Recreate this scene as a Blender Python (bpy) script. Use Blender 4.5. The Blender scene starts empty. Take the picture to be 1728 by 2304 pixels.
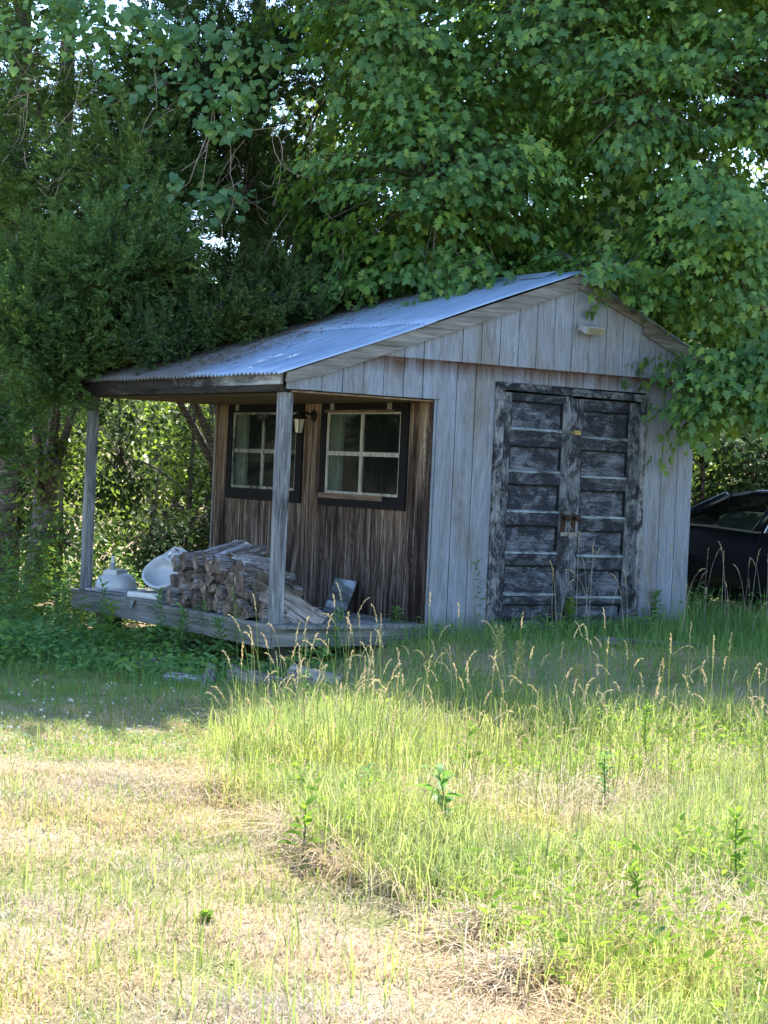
import bpy, math, random
import numpy as np
from mathutils import Vector, Matrix
random.seed(7); rng = np.random.default_rng(11)
S = bpy.context.scene; COL = S.collection
R = math.radians

# ------------------------------------------------------------------ camera
CAM = np.array([-9.30033, -13.51058, 1.25869])
YAW, PITCH, ROLL, FPX = -0.5787, -0.02016, 0.04518, 4221.44
cy, sy = math.cos(YAW), math.sin(YAW); cp, sp = math.cos(PITCH), math.sin(PITCH)
fwd = Vector((-sy*cp, cy*cp, sp)); rgt = Vector((cy, sy, 0)); up = rgt.cross(fwd)
r2 = math.cos(ROLL)*rgt + math.sin(ROLL)*up; u2 = -math.sin(ROLL)*rgt + math.cos(ROLL)*up
cam = bpy.data.objects.new('camera', bpy.data.cameras.new('camera')); COL.objects.link(cam)
cam.matrix_world = Matrix(((r2.x, u2.x, -fwd.x, CAM[0]), (r2.y, u2.y, -fwd.y, CAM[1]), (r2.z, u2.z, -fwd.z, CAM[2]), (0, 0, 0, 1)))
cam.data.sensor_fit = 'HORIZONTAL'; cam.data.sensor_width = 36; cam.data.lens = 36*FPX/1728
cam.data.clip_start = .1; cam.data.clip_end = 2000
S.camera = cam
FW = np.array([-sy, cy, 0.]); RT = np.array([cy, sy, 0.])
def W(s, l, z):                       # s metres ahead of the viewpoint, l metres to its right
    p = CAM + s*FW + l*RT; return np.array([p[0], p[1], z])
def SL(x, y):
    dx, dy = np.asarray(x)-CAM[0], np.asarray(y)-CAM[1]
    return dx*FW[0]+dy*FW[1], dx*RT[0]+dy*RT[1]

# ------------------------------------------------------------------ terrain
def sstep(a, b, t):
    t = np.clip((t-a)/(b-a), 0, 1); return t*t*(3-2*t)
def gz(x, y):
    s, l = SL(x, y)
    bank = sstep(12.6, 16.2, s+0*l)*sstep(-1.2, .7, l)*.36
    back = sstep(17.5, 21, s)*.14*(1-sstep(-1.2, .7, l))
    hill = sstep(40, 120, s)*14
    n = .025*np.sin(1.7*x+.6*y)+.02*np.sin(2.9*y-1.3*x+1)+.012*np.sin(6.1*x+4.3*y)
    n = n*(1-.6*sstep(14, 16, s))
    return -.5+bank+back+hill+n

# ------------------------------------------------------------------ materials
def M(name):
    m = bpy.data.materials.new(name); m.use_nodes = True
    nt = m.node_tree; nt.nodes.clear()
    out = nt.nodes.new('ShaderNodeOutputMaterial')
    return m, nt, out
def N(nt, t, **kw):
    n = nt.nodes.new(t)
    for k, v in kw.items():
        if hasattr(n, k) and k not in n.inputs: setattr(n, k, v)
        else: n.inputs[k].default_value = v
    return n
def lk(nt, a, b): nt.links.new(a, b)
def coords(nt, scale=(1, 1, 1), loc=(0, 0, 0), kind='Object', rand=False):
    tc = N(nt, 'ShaderNodeTexCoord'); mp = N(nt, 'ShaderNodeMapping')
    mp.inputs['Scale'].default_value = scale; mp.inputs['Location'].default_value = loc
    src = tc.outputs[kind]
    if rand:
        oi = N(nt, 'ShaderNodeObjectInfo'); ml = N(nt, 'ShaderNodeMath', operation='MULTIPLY'); ml.inputs[1].default_value = 37.
        lk(nt, oi.outputs['Random'], ml.inputs[0])
        ad = N(nt, 'ShaderNodeVectorMath', operation='ADD'); lk(nt, src, ad.inputs[0]); lk(nt, ml.outputs[0], ad.inputs[1]); src = ad.outputs[0]
    lk(nt, src, mp.inputs['Vector']); return mp.outputs['Vector']
def noise(nt, vec, scale=1, detail=5, rough=.55, dist=0):
    n = N(nt, 'ShaderNodeTexNoise'); n.inputs['Scale'].default_value = scale; n.inputs['Detail'].default_value = detail
    n.inputs['Roughness'].default_value = rough; n.inputs['Distortion'].default_value = dist
    lk(nt, vec, n.inputs['Vector']); return n.outputs['Fac']
def ramp(nt, fac, stops):
    r = N(nt, 'ShaderNodeValToRGB'); e = r.color_ramp.elements
    while len(e) < len(stops): e.new(.5)
    for i, (p, c) in enumerate(stops):
        e[i].position = p; e[i].color = (*c, 1) if len(c) == 3 else c
    lk(nt, fac, r.inputs['Fac']); return r.outputs['Color']
def mixc(nt, fac, a, b, mode='MIX'):
    m = N(nt, 'ShaderNodeMix', data_type='RGBA', blend_type=mode)
    for src, s in ((fac, m.inputs[0]), (a, m.inputs[6]), (b, m.inputs[7])):
        if isinstance(src, (int, float)): s.default_value = src
        elif isinstance(src, tuple): s.default_value = (*src, 1)
        else: lk(nt, src, s)
    return m.outputs[2]
def math_(nt, op, a, b=0.):
    m = N(nt, 'ShaderNodeMath', operation=op)
    for src, s in ((a, m.inputs[0]), (b, m.inputs[1])):
        if isinstance(src, (int, float)): s.default_value = src
        else: lk(nt, src, s)
    return m.outputs[0]
def bsdf(nt, out, col, rough=.8, metal=0, bump=None, bstr=.3, bdist=.01, spec=.08):
    b = N(nt, 'ShaderNodeBsdfPrincipled')
    if isinstance(col, tuple): b.inputs['Base Color'].default_value = (*col, 1)
    else: lk(nt, col, b.inputs['Base Color'])
    if isinstance(rough, (int, float)): b.inputs['Roughness'].default_value = rough
    else: lk(nt, rough, b.inputs['Roughness'])
    b.inputs['Metallic'].default_value = metal; b.inputs['Specular IOR Level'].default_value = spec
    if bump is not None:
        bp = N(nt, 'ShaderNodeBump'); bp.inputs['Strength'].default_value = bstr; bp.inputs['Distance'].default_value = bdist
        lk(nt, bump, bp.inputs['Height']); lk(nt, bp.outputs[0], b.inputs['Normal'])
    lk(nt, b.outputs[0], out.inputs['Surface']); return b
def grain_scale(axis, across, along):
    return tuple(along if a == axis else across for a in 'xyz')

def wood(name, axis, stops, across=38, along=1.6, blotch=((.3, (.6, .6, .6)), (.75, (1.1, 1.1, 1.1))), bscale=2.2, rand=False, dist=1.0, rough=.85, bstr=.45):
    m, nt, out = M(name)
    v = coords(nt, grain_scale(axis, across, along), rand=rand)
    g = noise(nt, v, 1, 8, .62, dist)
    c = ramp(nt, g, stops)
    v2 = coords(nt, grain_scale(axis, 1.6, .7), (3, 5, 1), rand=rand)
    b = ramp(nt, noise(nt, v2, bscale, 5, .6, .4), blotch)
    c = mixc(nt, 1., c, b, 'MULTIPLY')
    bsdf(nt, out, c, rough, bump=g, bstr=bstr, bdist=.006); return m

def siding():
    m, nt, out = M('weathered_grey_siding')
    v = coords(nt, (17, 17, 1.3)); g = noise(nt, v, 1, 9, .6, 2.2)
    g = math_(nt, 'ADD', math_(nt, 'MULTIPLY', g, .72), math_(nt, 'MULTIPLY', noise(nt, coords(nt, (75, 75, 5.5)), 1, 6, .7, .8), .28))
    rr_ = math_(nt, 'ABSOLUTE', math_(nt, 'SUBTRACT', math_(nt, 'FRACT', math_(nt, 'MULTIPLY', noise(nt, coords(nt, (4.2, 4.2, .55), (1, 2, 3)), 1, 1.5, .4, .9), 19.)), .5))
    g = math_(nt, 'ADD', g, math_(nt, 'MULTIPLY', math_(nt, 'SUBTRACT', rr_, .25), .22))
    c = ramp(nt, g, [(.22, (.085, .093, .108)), (.4, (.155, .180, .226)), (.55, (.198, .232, .295)), (.75, (.265, .305, .38))])  # weathered grey, tinted with the blue of skylit shade
    v1 = coords(nt, (60, 60, 9)); fl = noise(nt, v1, 1, 4, .6, .3)          # short silver flakes
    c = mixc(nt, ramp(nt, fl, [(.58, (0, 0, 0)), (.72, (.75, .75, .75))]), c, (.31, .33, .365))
    v2 = coords(nt, (3.2, 3.2, .8), (4, 1, 2)); bl = noise(nt, v2, 1, 5, .6, .6)
    c = mixc(nt, 1., c, ramp(nt, bl, [(.3, (.86, .72, .56)), (.5, (1.0, .96, .90)), (.75, (1.14, 1.15, 1.17))]), 'MULTIPLY')
    # rust-brown strip of unweathered wood sheltered just under the upper cladding's lip, with a ragged lower edge
    tc = N(nt, 'ShaderNodeTexCoord'); sx = N(nt, 'ShaderNodeSeparateXYZ'); lk(nt, tc.outputs['Object'], sx.inputs[0])
    rag = noise(nt, coords(nt, (14, 14, .6)), 1, 4, .7, .5)
    h = math_(nt, 'ADD', sx.outputs['Z'], math_(nt, 'MULTIPLY', rag, .26))
    mk = N(nt, 'ShaderNodeMapRange'); lk(nt, h, mk.inputs[0]); mk.inputs[1].default_value = 2.25; mk.inputs[2].default_value = 2.39
    lowm = N(nt, 'ShaderNodeMapRange'); lk(nt, sx.outputs['Z'], lowm.inputs[0]); lowm.inputs[1].default_value = 2.272; lowm.inputs[2].default_value = 2.276
    lowm.inputs[3].default_value = 1; lowm.inputs[4].default_value = 0
    k = math_(nt, 'MULTIPLY', mk.outputs[0], lowm.outputs[0])
    c = mixc(nt, math_(nt, 'MULTIPLY', k, .95), c, (.075, .042, .028))
    # splash-stained foot of the wall
    ft = N(nt, 'ShaderNodeMapRange'); lk(nt, math_(nt, 'ADD', sx.outputs['Z'], math_(nt, 'MULTIPLY', rag, .3)), ft.inputs[0]); ft.inputs[1].default_value = .25; ft.inputs[2].default_value = -.05
    c = mixc(nt, math_(nt, 'MULTIPLY', ft.outputs[0], .6), c, (.10, .10, .07))
    bsdf(nt, out, c, .85, bump=g, bstr=.35, bdist=.005); return m

def porch_wall_mat():
    m, nt, out = M('stained_brown_plywood')
    w = N(nt, 'ShaderNodeTexNoise'); w.inputs['Scale'].default_value = 1.; w.inputs['Detail'].default_value = 1.5; w.inputs['Distortion'].default_value = .8
    lk(nt, coords(nt, (1, 2.6, .42), (0, 3.1, .7)), w.inputs['Vector'])
    rings = math_(nt, 'FRACT', math_(nt, 'MULTIPLY', w.outputs['Fac'], 26.))          # plain-sawn figure: contour lines of a slow field
    rings = math_(nt, 'ABSOLUTE', math_(nt, 'SUBTRACT', rings, .5))
    g = noise(nt, coords(nt, (1, 24, .9)), 1, 8, .62, 1.4); fine = noise(nt, coords(nt, (1, 70, 5)), 1, 6, .7, .5)
    f = math_(nt, 'ADD', math_(nt, 'MULTIPLY', rings, .13), math_(nt, 'MULTIPLY', g, .80))
    f = math_(nt, 'ADD', f, math_(nt, 'MULTIPLY', math_(nt, 'SUBTRACT', fine, .5), .34))
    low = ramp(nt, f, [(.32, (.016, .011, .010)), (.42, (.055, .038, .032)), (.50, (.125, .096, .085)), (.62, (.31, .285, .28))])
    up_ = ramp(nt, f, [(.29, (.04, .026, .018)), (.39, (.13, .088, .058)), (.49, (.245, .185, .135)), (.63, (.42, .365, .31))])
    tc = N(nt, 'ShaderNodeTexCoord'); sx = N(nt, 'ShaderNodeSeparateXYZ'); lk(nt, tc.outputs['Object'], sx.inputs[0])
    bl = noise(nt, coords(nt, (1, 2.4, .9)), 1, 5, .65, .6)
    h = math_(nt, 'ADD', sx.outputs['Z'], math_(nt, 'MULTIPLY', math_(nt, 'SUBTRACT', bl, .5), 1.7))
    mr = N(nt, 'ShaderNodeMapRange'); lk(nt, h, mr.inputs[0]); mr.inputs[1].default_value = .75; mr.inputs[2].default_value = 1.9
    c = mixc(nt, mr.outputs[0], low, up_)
    st = ramp(nt, noise(nt, coords(nt, (1, 3.4, .45), (0, 3.3, 1.)), 1, 4, .55, .5), [(.45, (1.12, 1.1, 1.06)), (.53, (.95, .93, .92)), (.60, (.36, .33, .34))])
    c = mixc(nt, 1., c, st, 'MULTIPLY')
    bsdf(nt, out, c, .75, bump=f, bstr=.4, bdist=.005); return m

def peel(name, axis, amount=.5, pale=(.22, .24, .265), dark=(.016, .018, .023)):
    m, nt, out = M(name)
    v = coords(nt, grain_scale(axis, 85, 24)); a = noise(nt, v, 1, 10, .76, 1.2)
    v2 = coords(nt, grain_scale(axis, 7.0, 4.0), (2, 7, 3)); b = noise(nt, v2, 1, 7, .68, .8)
    f = math_(nt, 'ADD', math_(nt, 'MULTIPLY', a, .55), math_(nt, 'MULTIPLY', b, .62))
    k = ramp(nt, f, [(.58-.12*amount, (0, 0, 0)), (.64-.12*amount, (.55, .55, .55)), (.74-.12*amount, (1, 1, 1))])
    wd = ramp(nt, noise(nt, coords(nt, grain_scale(axis, 60, 4)), 1, 7, .65), [(.3, tuple(.42*x for x in pale)), (.55, pale), (.75, tuple(1.5*x for x in pale))])
    c = mixc(nt, k, dark, wd)
    bsdf(nt, out, c, .72, bump=math_(nt, 'SUBTRACT', 1., f), bstr=.6, bdist=.005); return m

def plain(name, col, rough=.6, metal=0, var=.25, scale=9., rand=False):
    m, nt, out = M(name)
    n = noise(nt, coords(nt, (1, 1, 1), rand=rand), scale, 6, .6, .3)
    c = ramp(nt, n, [(.3, tuple(x*(1-var) for x in col)), (.7, tuple(min(1, x*(1+var)) for x in col))])
    bsdf(nt, out, c, rough, metal, bump=n, bstr=.12, bdist=.004, spec=.5 if rough < .5 else .06); return m

def leafmat(name, c1, c2, trans, tw=.45, gloss=.06, rough=.38, c3=None):
    m, nt, out = M(name)
    ge = N(nt, 'ShaderNodeNewGeometry'); rd = ge.outputs['Random Per Island']
    stops = [(0., c1), (.72, c2)] + ([(1., c3)] if c3 else [])
    c = ramp(nt, rd, stops)
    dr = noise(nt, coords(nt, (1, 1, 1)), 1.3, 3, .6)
    c = mixc(nt, 1., c, ramp(nt, dr, [(.32, (.80, .88, 1.02)), (.5, (1, 1, 1)), (.68, (1.28, 1.14, .86))]), 'MULTIPLY')  # natural hue drift; also paints light and dark foliage clumps into the colour
    d = N(nt, 'ShaderNodeBsdfDiffuse'); lk(nt, c, d.inputs['Color'])
    t = N(nt, 'ShaderNodeBsdfTranslucent'); tcol = mixc(nt, .65, c, trans); lk(nt, tcol, t.inputs['Color'])
    mx = N(nt, 'ShaderNodeMixShader'); mx.inputs[0].default_value = tw
    lk(nt, d.outputs[0], mx.inputs[1]); lk(nt, t.outputs[0], mx.inputs[2])
    g = N(nt, 'ShaderNodeBsdfGlossy'); g.inputs['Roughness'].default_value = rough; g.inputs['Color'].default_value = (1, 1, 1, 1)
    m2 = N(nt, 'ShaderNodeMixShader'); m2.inputs[0].default_value = gloss
    lk(nt, mx.outputs[0], m2.inputs[1]); lk(nt, g.outputs[0], m2.inputs[2]); lk(nt, m2.outputs[0], out.inputs['Surface'])
    return m

def glassmat(name, tint=(.80, .85, .82), mirror=.008, op=.22, dirt=(.022, .027, .024)):
    m, nt, out = M(name)
    t = N(nt, 'ShaderNodeBsdfTransparent'); t.inputs[0].default_value = (*tint, 1)
    d = N(nt, 'ShaderNodeBsdfDiffuse'); d.inputs[0].default_value = (*dirt, 1)
    g = N(nt, 'ShaderNodeBsdfGlossy'); g.inputs['Roughness'].default_value = .05
    dn = noise(nt, coords(nt), 6, 6, .65, .4)
    m1 = N(nt, 'ShaderNodeMixShader'); lk(nt, math_(nt, 'MULTIPLY', dn, op*2), m1.inputs[0]); lk(nt, t.outputs[0], m1.inputs[1]); lk(nt, d.outputs[0], m1.inputs[2])
    m2 = N(nt, 'ShaderNodeMixShader'); m2.inputs[0].default_value = mirror; lk(nt, m1.outputs[0], m2.inputs[1]); lk(nt, g.outputs[0], m2.inputs[2])
    lk(nt, m2.outputs[0], out.inputs['Surface']); return m

def roofmat():
    m, nt, out = M('galvanised_corrugated_iron')
    a = noise(nt, coords(nt, (.8, 5, .8)), 1.6, 6, .65, .4)
    c = ramp(nt, a, [(.3, (.19, .27, .40)), (.55, (.29, .39, .54)), (.75, (.42, .51, .64))])  # blue of the reflected sky is put into the metal's colour
    rs = noise(nt, coords(nt, (1.2, 9, 1.2), (3, 1, 2)), 1.4, 6, .7, .8)
    k = ramp(nt, rs, [(.58, (0, 0, 0)), (.72, (1, 1, 1))])
    c = mixc(nt, math_(nt, 'MULTIPLY', k, .45), c, (.17, .12, .10))
    # needles, moss and grime lie on the back of the roof, under the cedars
    tc = N(nt, 'ShaderNodeTexCoord'); sx = N(nt, 'ShaderNodeSeparateXYZ'); lk(nt, tc.outputs['Object'], sx.inputs[0])
    q = math_(nt, 'ADD', sx.outputs['Y'], math_(nt, 'MULTIPLY', sx.outputs['X'], -.42))
    q = math_(nt, 'ADD', q, math_(nt, 'MULTIPLY', noise(nt, coords(nt, (2.4, 2.4, 2.4)), 1.6, 6, .7, .6), 1.5))
    mr = N(nt, 'ShaderNodeMapRange'); lk(nt, q, mr.inputs[0]); mr.inputs[1].default_value = 2.3; mr.inputs[2].default_value = 3.2
    mr.inputs[4].default_value = .93
    gr = ramp(nt, noise(nt, coords(nt, (9, 9, 9)), 2, 6, .7), [(.3, (.05, .042, .034)), (.6, (.12, .105, .085)), (.8, (.22, .20, .17))])
    c = mixc(nt, mr.outputs[0], c, gr)
    rr = math_(nt, 'ADD', math_(nt, 'MULTIPLY', mr.outputs[0], .45), .42)
    b = bsdf(nt, out, c, rr, .0, spec=.5)
    mt = math_(nt, 'MULTIPLY', math_(nt, 'SUBTRACT', 1., mr.outputs[0]), .25); lk(nt, mt, b.inputs['Metallic'])
    return m

def groundmat():
    m, nt, out = M('dry_soil_and_thatch')
    a = noise(nt, coords(nt), 55, 8, .75, .8); b = noise(nt, coords(nt), 1.1, 6, .6, .6)
    dry = ramp(nt, a, [(.36, (.14, .095, .055)), (.5, (.40, .30, .19)), (.64, (.60, .48, .33))])
    grn = ramp(nt, a, [(.3, (.09, .11, .03)), (.6, (.22, .24, .08)), (.75, (.34, .33, .14))])
    c = mixc(nt, ramp(nt, b, [(.45, (0, 0, 0)), (.62, (1, 1, 1))]), dry, grn)
    bsdf(nt, out, c, .95, bump=a, bstr=.8, bdist=.03, spec=.1); return m

def fasciamat():
    m, nt, out = M('stained_fascia_board')
    g = noise(nt, coords(nt, (20, 2.4, 20)), 1, 8, .65, 1.2)
    c = ramp(nt, g, [(.3, (.06, .056, .055)), (.48, (.22, .225, .235)), (.7, (.42, .43, .45))])
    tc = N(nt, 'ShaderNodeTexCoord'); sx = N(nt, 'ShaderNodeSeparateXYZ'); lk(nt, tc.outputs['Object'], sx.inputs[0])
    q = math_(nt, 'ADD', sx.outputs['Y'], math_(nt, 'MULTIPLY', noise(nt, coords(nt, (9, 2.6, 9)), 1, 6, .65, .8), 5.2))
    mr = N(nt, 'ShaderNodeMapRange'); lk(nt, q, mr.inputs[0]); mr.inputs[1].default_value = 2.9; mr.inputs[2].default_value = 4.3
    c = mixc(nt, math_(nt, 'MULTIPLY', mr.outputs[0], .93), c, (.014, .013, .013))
    bsdf(nt, out, c, .85, bump=g, bstr=.5, bdist=.006); return m
MAT = dict(
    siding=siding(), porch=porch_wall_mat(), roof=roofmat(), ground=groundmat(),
    board_x=wood('grey_rake_board', 'x', [(.28, (.075, .068, .06)), (.45, (.17, .163, .155)), (.6, (.24, .238, .235)), (.75, (.33, .335, .34))], 30, 1.4),
    board_y=fasciamat() if True else wood('stained_fascia_board', 'y', [(.30, (.03, .026, .022)), (.47, (.13, .12, .11)), (.6, (.32, .31, .30)), (.75, (.50, .49, .48))], 26, 2.2,
                 blotch=((.38, (.10, .09, .08)), (.5, (.7, .7, .7)), (.75, (1.1, 1.1, 1.1)))),
    fascia_dark=wood('blackened_board', 'y', [(.35, (.015, .012, .011)), (.6, (.05, .042, .036)), (.8, (.16, .14, .12))], 26, 2.),
    post=wood('flaking_painted_post', 'z', [(.28, (.05, .05, .05)), (.45, (.16, .163, .168)), (.58, (.25, .26, .27)), (.75, (.38, .39, .41))], 34, 2.6,
              blotch=((.30, (.42, .42, .43)), (.48, (.85, .86, .88)), (.75, (1.15, 1.15, 1.15)))),
    deck=wood('grey_deck_wood', 'y', [(.28, (.09, .088, .082)), (.45, (.20, .20, .198)), (.6, (.28, .285, .288)), (.75, (.37, .375, .38))], 30, 1.2),
    rim_x=wood('greenish_rim_board', 'x', [(.28, (.08, .082, .07)), (.45, (.175, .18, .16)), (.6, (.24, .245, .225)), (.75, (.32, .325, .31))], 26, 1.2),
    rim_y=wood('grey_rim_board', 'y', [(.28, (.075, .073, .066)), (.45, (.165, .163, .152)), (.6, (.23, .23, .22)), (.75, (.31, .31, .30))], 26, 1.1),
    soffit=wood('brown_soffit', 'y', [(.3, (.13, .085, .05)), (.55, (.23, .16, .10)), (.75, (.32, .24, .16))], 18, 1.2),
    inner=plain('bare_stud_wood', (.10, .085, .07), .9), jamb=plain('pale_inner_jamb', (.68, .68, .62), .8, var=.15),
    trim_black=peel('black_window_trim', 'z', -1.6, (.10, .08, .07), (.009, .009, .011)),
    trim_side=peel('peeling_door_trim_side', 'z', .35, (.27, .28, .30)), trim_top=peel('peeling_door_trim_head', 'x', .1),
    stile=peel('peeling_black_stile', 'z', .26, (.20, .22, .245), (.022, .024, .03)), rail=peel('peeling_black_rail', 'x', .02, (.15, .165, .19), (.020, .023, .030)), panel=peel('peeling_black_panel', 'x', .26, (.15, .17, .205), (.022, .025, .033)), bead=peel('shadow_black_panel_bead', 'x', -.6, (.13, .14, .16), (.009, .010, .013)),  # bead: its extra black paints in the recess shadow round each panel
    ledge=peel('pale_worn_moulding', 'x', .75, (.27, .325, .335), (.02, .023, .028)),
    sash_pale=peel('pale_peeling_sash', 'z', 1.25, (.36, .36, .31), (.06, .05, .045)), sash_dark=peel('dark_sash', 'z', .55, (.30, .31, .27)),
    glass=glassmat('dusty_window_glass'), sheetglass=glassmat('grey_glass_sheet', (.62, .68, .72), .16, .5, (.17, .19, .21)),
    rust=plain('rusty_iron', (.042, .026, .020), .9, 0), steel=plain('dull_padlock_steel', (.20, .195, .185), .6, .4), tab=plain('grey_hinge_tab', (.22, .21, .20), .6, .3),
    lamp_black=plain('black_lantern_iron', (.03, .028, .026), .55, .2), lamp_glass=plain('cloudy_lantern_glass', (.50, .47, .38), .35, var=.15),
    white_metal=plain('white_lamp_housing', (.30, .31, .31), .5, var=.3), reflector=plain('yellowed_lamp_lens', (.17, .175, .13), .3, var=.4),
    porcelain=plain('white_porcelain', (.47, .49, .52), .25, var=.08, scale=4), hole=plain('dark_hole', (.01, .01, .01), .9),
    chrome=plain('dull_chrome', (.6, .6, .6), .22, .95, var=.1), pvc=plain('white_plastic_pipe', (.62, .62, .58), .5, var=.1), greypipe=plain('grey_pipe', (.30, .31, .32), .6, var=.15),
    carpaint=plain('dark_navy_car_paint', (.004, .005, .011), .34, 0, .1, 3), carglass=glassmat('tinted_car_glass', (.55, .60, .58), .06, .10, (.03, .036, .036)),
    rubber=plain('black_rubber', (.012, .012, .012), .8), carchrome=plain('bright_window_strip', (.45, .46, .47), .3, .8, .1), carseat=plain('grey_car_seat', (.34, .35, .36), .9, var=.12), taillens=plain('red_lamp_lens', (.25, .01, .01), .25, var=.1),
    bark=plain('dark_tree_bark', (.020, .016, .013), .95, var=.5, scale=14), barkgrey=plain('grey_twig_bark', (.30, .26, .225), .95, var=.4, scale=10), vinebark=plain('pale_vine_stem', (.30, .25, .21), .9, var=.3),
)
def logmats():
    o = {}
    m, nt, out = M('log_bark'); n = noise(nt, coords(nt, (6, 34, 34), rand=True), 1, 7, .7, 1.2)
    bsdf(nt, out, ramp(nt, n, [(.34, (.03, .025, .023)), (.5, (.14, .12, .112)), (.68, (.38, .36, .35))]), .95, bump=n, bstr=1., bdist=.02); o['bark'] = m
    m, nt, out = M('log_split_face'); n = noise(nt, coords(nt, (3, 42, 42), rand=True), 1, 7, .65, .7)
    oi = N(nt, 'ShaderNodeObjectInfo'); c = ramp(nt, n, [(.34, (.045, .041, .040)), (.5, (.23, .215, .215)), (.66, (.50, .495, .51))])
    c = mixc(nt, 1., c, ramp(nt, oi.outputs['Random'], [(0, (.62, .58, .55)), (.6, (1., .99, .99)), (1, (1.2, 1.18, 1.2))]), 'MULTIPLY')
    bsdf(nt, out, c, .9, bump=n, bstr=.8, bdist=.012); o['split'] = m
    m, nt, out = M('log_end_grain'); n = noise(nt, coords(nt, (30, 14, 14), rand=True), 1, 7, .7, .6)
    oi = N(nt, 'ShaderNodeObjectInfo'); c = ramp(nt, n, [(.3, (.030, .025, .023)), (.5, (.145, .115, .10)), (.72, (.36, .315, .29))])
    c = mixc(nt, 1., c, ramp(nt, oi.outputs['Random'], [(0, (.55, .5, .48)), (.5, (.9, .85, .8)), (1, (1.2, 1.1, 1.02))]), 'MULTIPLY')
    bsdf(nt, out, c, .9, bump=n, bstr=.8, bdist=.015); o['end'] = m
    return o
MAT.update(logmats())
MAT.update(
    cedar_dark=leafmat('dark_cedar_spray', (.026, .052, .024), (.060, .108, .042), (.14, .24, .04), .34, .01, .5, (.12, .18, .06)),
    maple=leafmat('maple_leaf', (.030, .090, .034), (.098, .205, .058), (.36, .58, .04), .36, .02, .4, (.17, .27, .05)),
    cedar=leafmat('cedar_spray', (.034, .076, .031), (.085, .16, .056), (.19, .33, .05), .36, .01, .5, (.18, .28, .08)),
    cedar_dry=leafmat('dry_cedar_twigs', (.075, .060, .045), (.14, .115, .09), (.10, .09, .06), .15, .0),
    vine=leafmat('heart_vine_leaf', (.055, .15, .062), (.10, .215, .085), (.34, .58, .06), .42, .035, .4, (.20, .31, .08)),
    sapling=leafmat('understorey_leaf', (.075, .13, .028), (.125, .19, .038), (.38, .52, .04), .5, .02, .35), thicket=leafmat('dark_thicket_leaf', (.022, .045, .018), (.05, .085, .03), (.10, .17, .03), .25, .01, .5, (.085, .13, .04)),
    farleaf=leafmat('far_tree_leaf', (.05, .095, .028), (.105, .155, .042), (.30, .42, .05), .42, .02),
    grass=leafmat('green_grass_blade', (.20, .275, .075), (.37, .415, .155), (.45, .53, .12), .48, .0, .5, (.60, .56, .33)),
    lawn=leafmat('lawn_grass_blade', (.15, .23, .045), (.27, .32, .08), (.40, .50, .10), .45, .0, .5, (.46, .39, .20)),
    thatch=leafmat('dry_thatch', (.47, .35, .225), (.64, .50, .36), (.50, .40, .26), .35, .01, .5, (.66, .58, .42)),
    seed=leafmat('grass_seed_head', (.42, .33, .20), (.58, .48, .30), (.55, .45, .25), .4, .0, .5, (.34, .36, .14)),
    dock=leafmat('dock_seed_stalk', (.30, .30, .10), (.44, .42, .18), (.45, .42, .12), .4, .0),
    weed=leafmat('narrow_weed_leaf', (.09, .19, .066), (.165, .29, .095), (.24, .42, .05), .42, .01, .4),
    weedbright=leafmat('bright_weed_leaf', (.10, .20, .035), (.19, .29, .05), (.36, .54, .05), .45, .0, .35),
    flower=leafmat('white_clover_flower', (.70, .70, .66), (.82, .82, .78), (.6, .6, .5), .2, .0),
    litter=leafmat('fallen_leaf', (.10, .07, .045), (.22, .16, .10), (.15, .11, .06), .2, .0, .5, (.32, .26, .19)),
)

# ------------------------------------------------------------------ mesh helpers
def link(name, me, mats, parent=None, loc=None):
    o = bpy.data.objects.new(name, me); COL.objects.link(o)
    for m in (mats if isinstance(mats, (list, tuple)) else [mats]): me.materials.append(m)
    if parent is not None: o.parent = parent
    if loc is not None: o.location = loc
    return o
def tag(o, label=None, cat=None, group=None, kind=None):
    if label: o['label'] = label
    if cat: o['category'] = cat
    if group: o['group'] = group
    if kind: o['kind'] = kind
    return o
def thing(name, label, cat, loc=(0, 0, 0), group=None):
    o = bpy.data.objects.new(name, None); COL.objects.link(o); o.location = loc; o.empty_display_size = .2
    return tag(o, label, cat, group)

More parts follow.
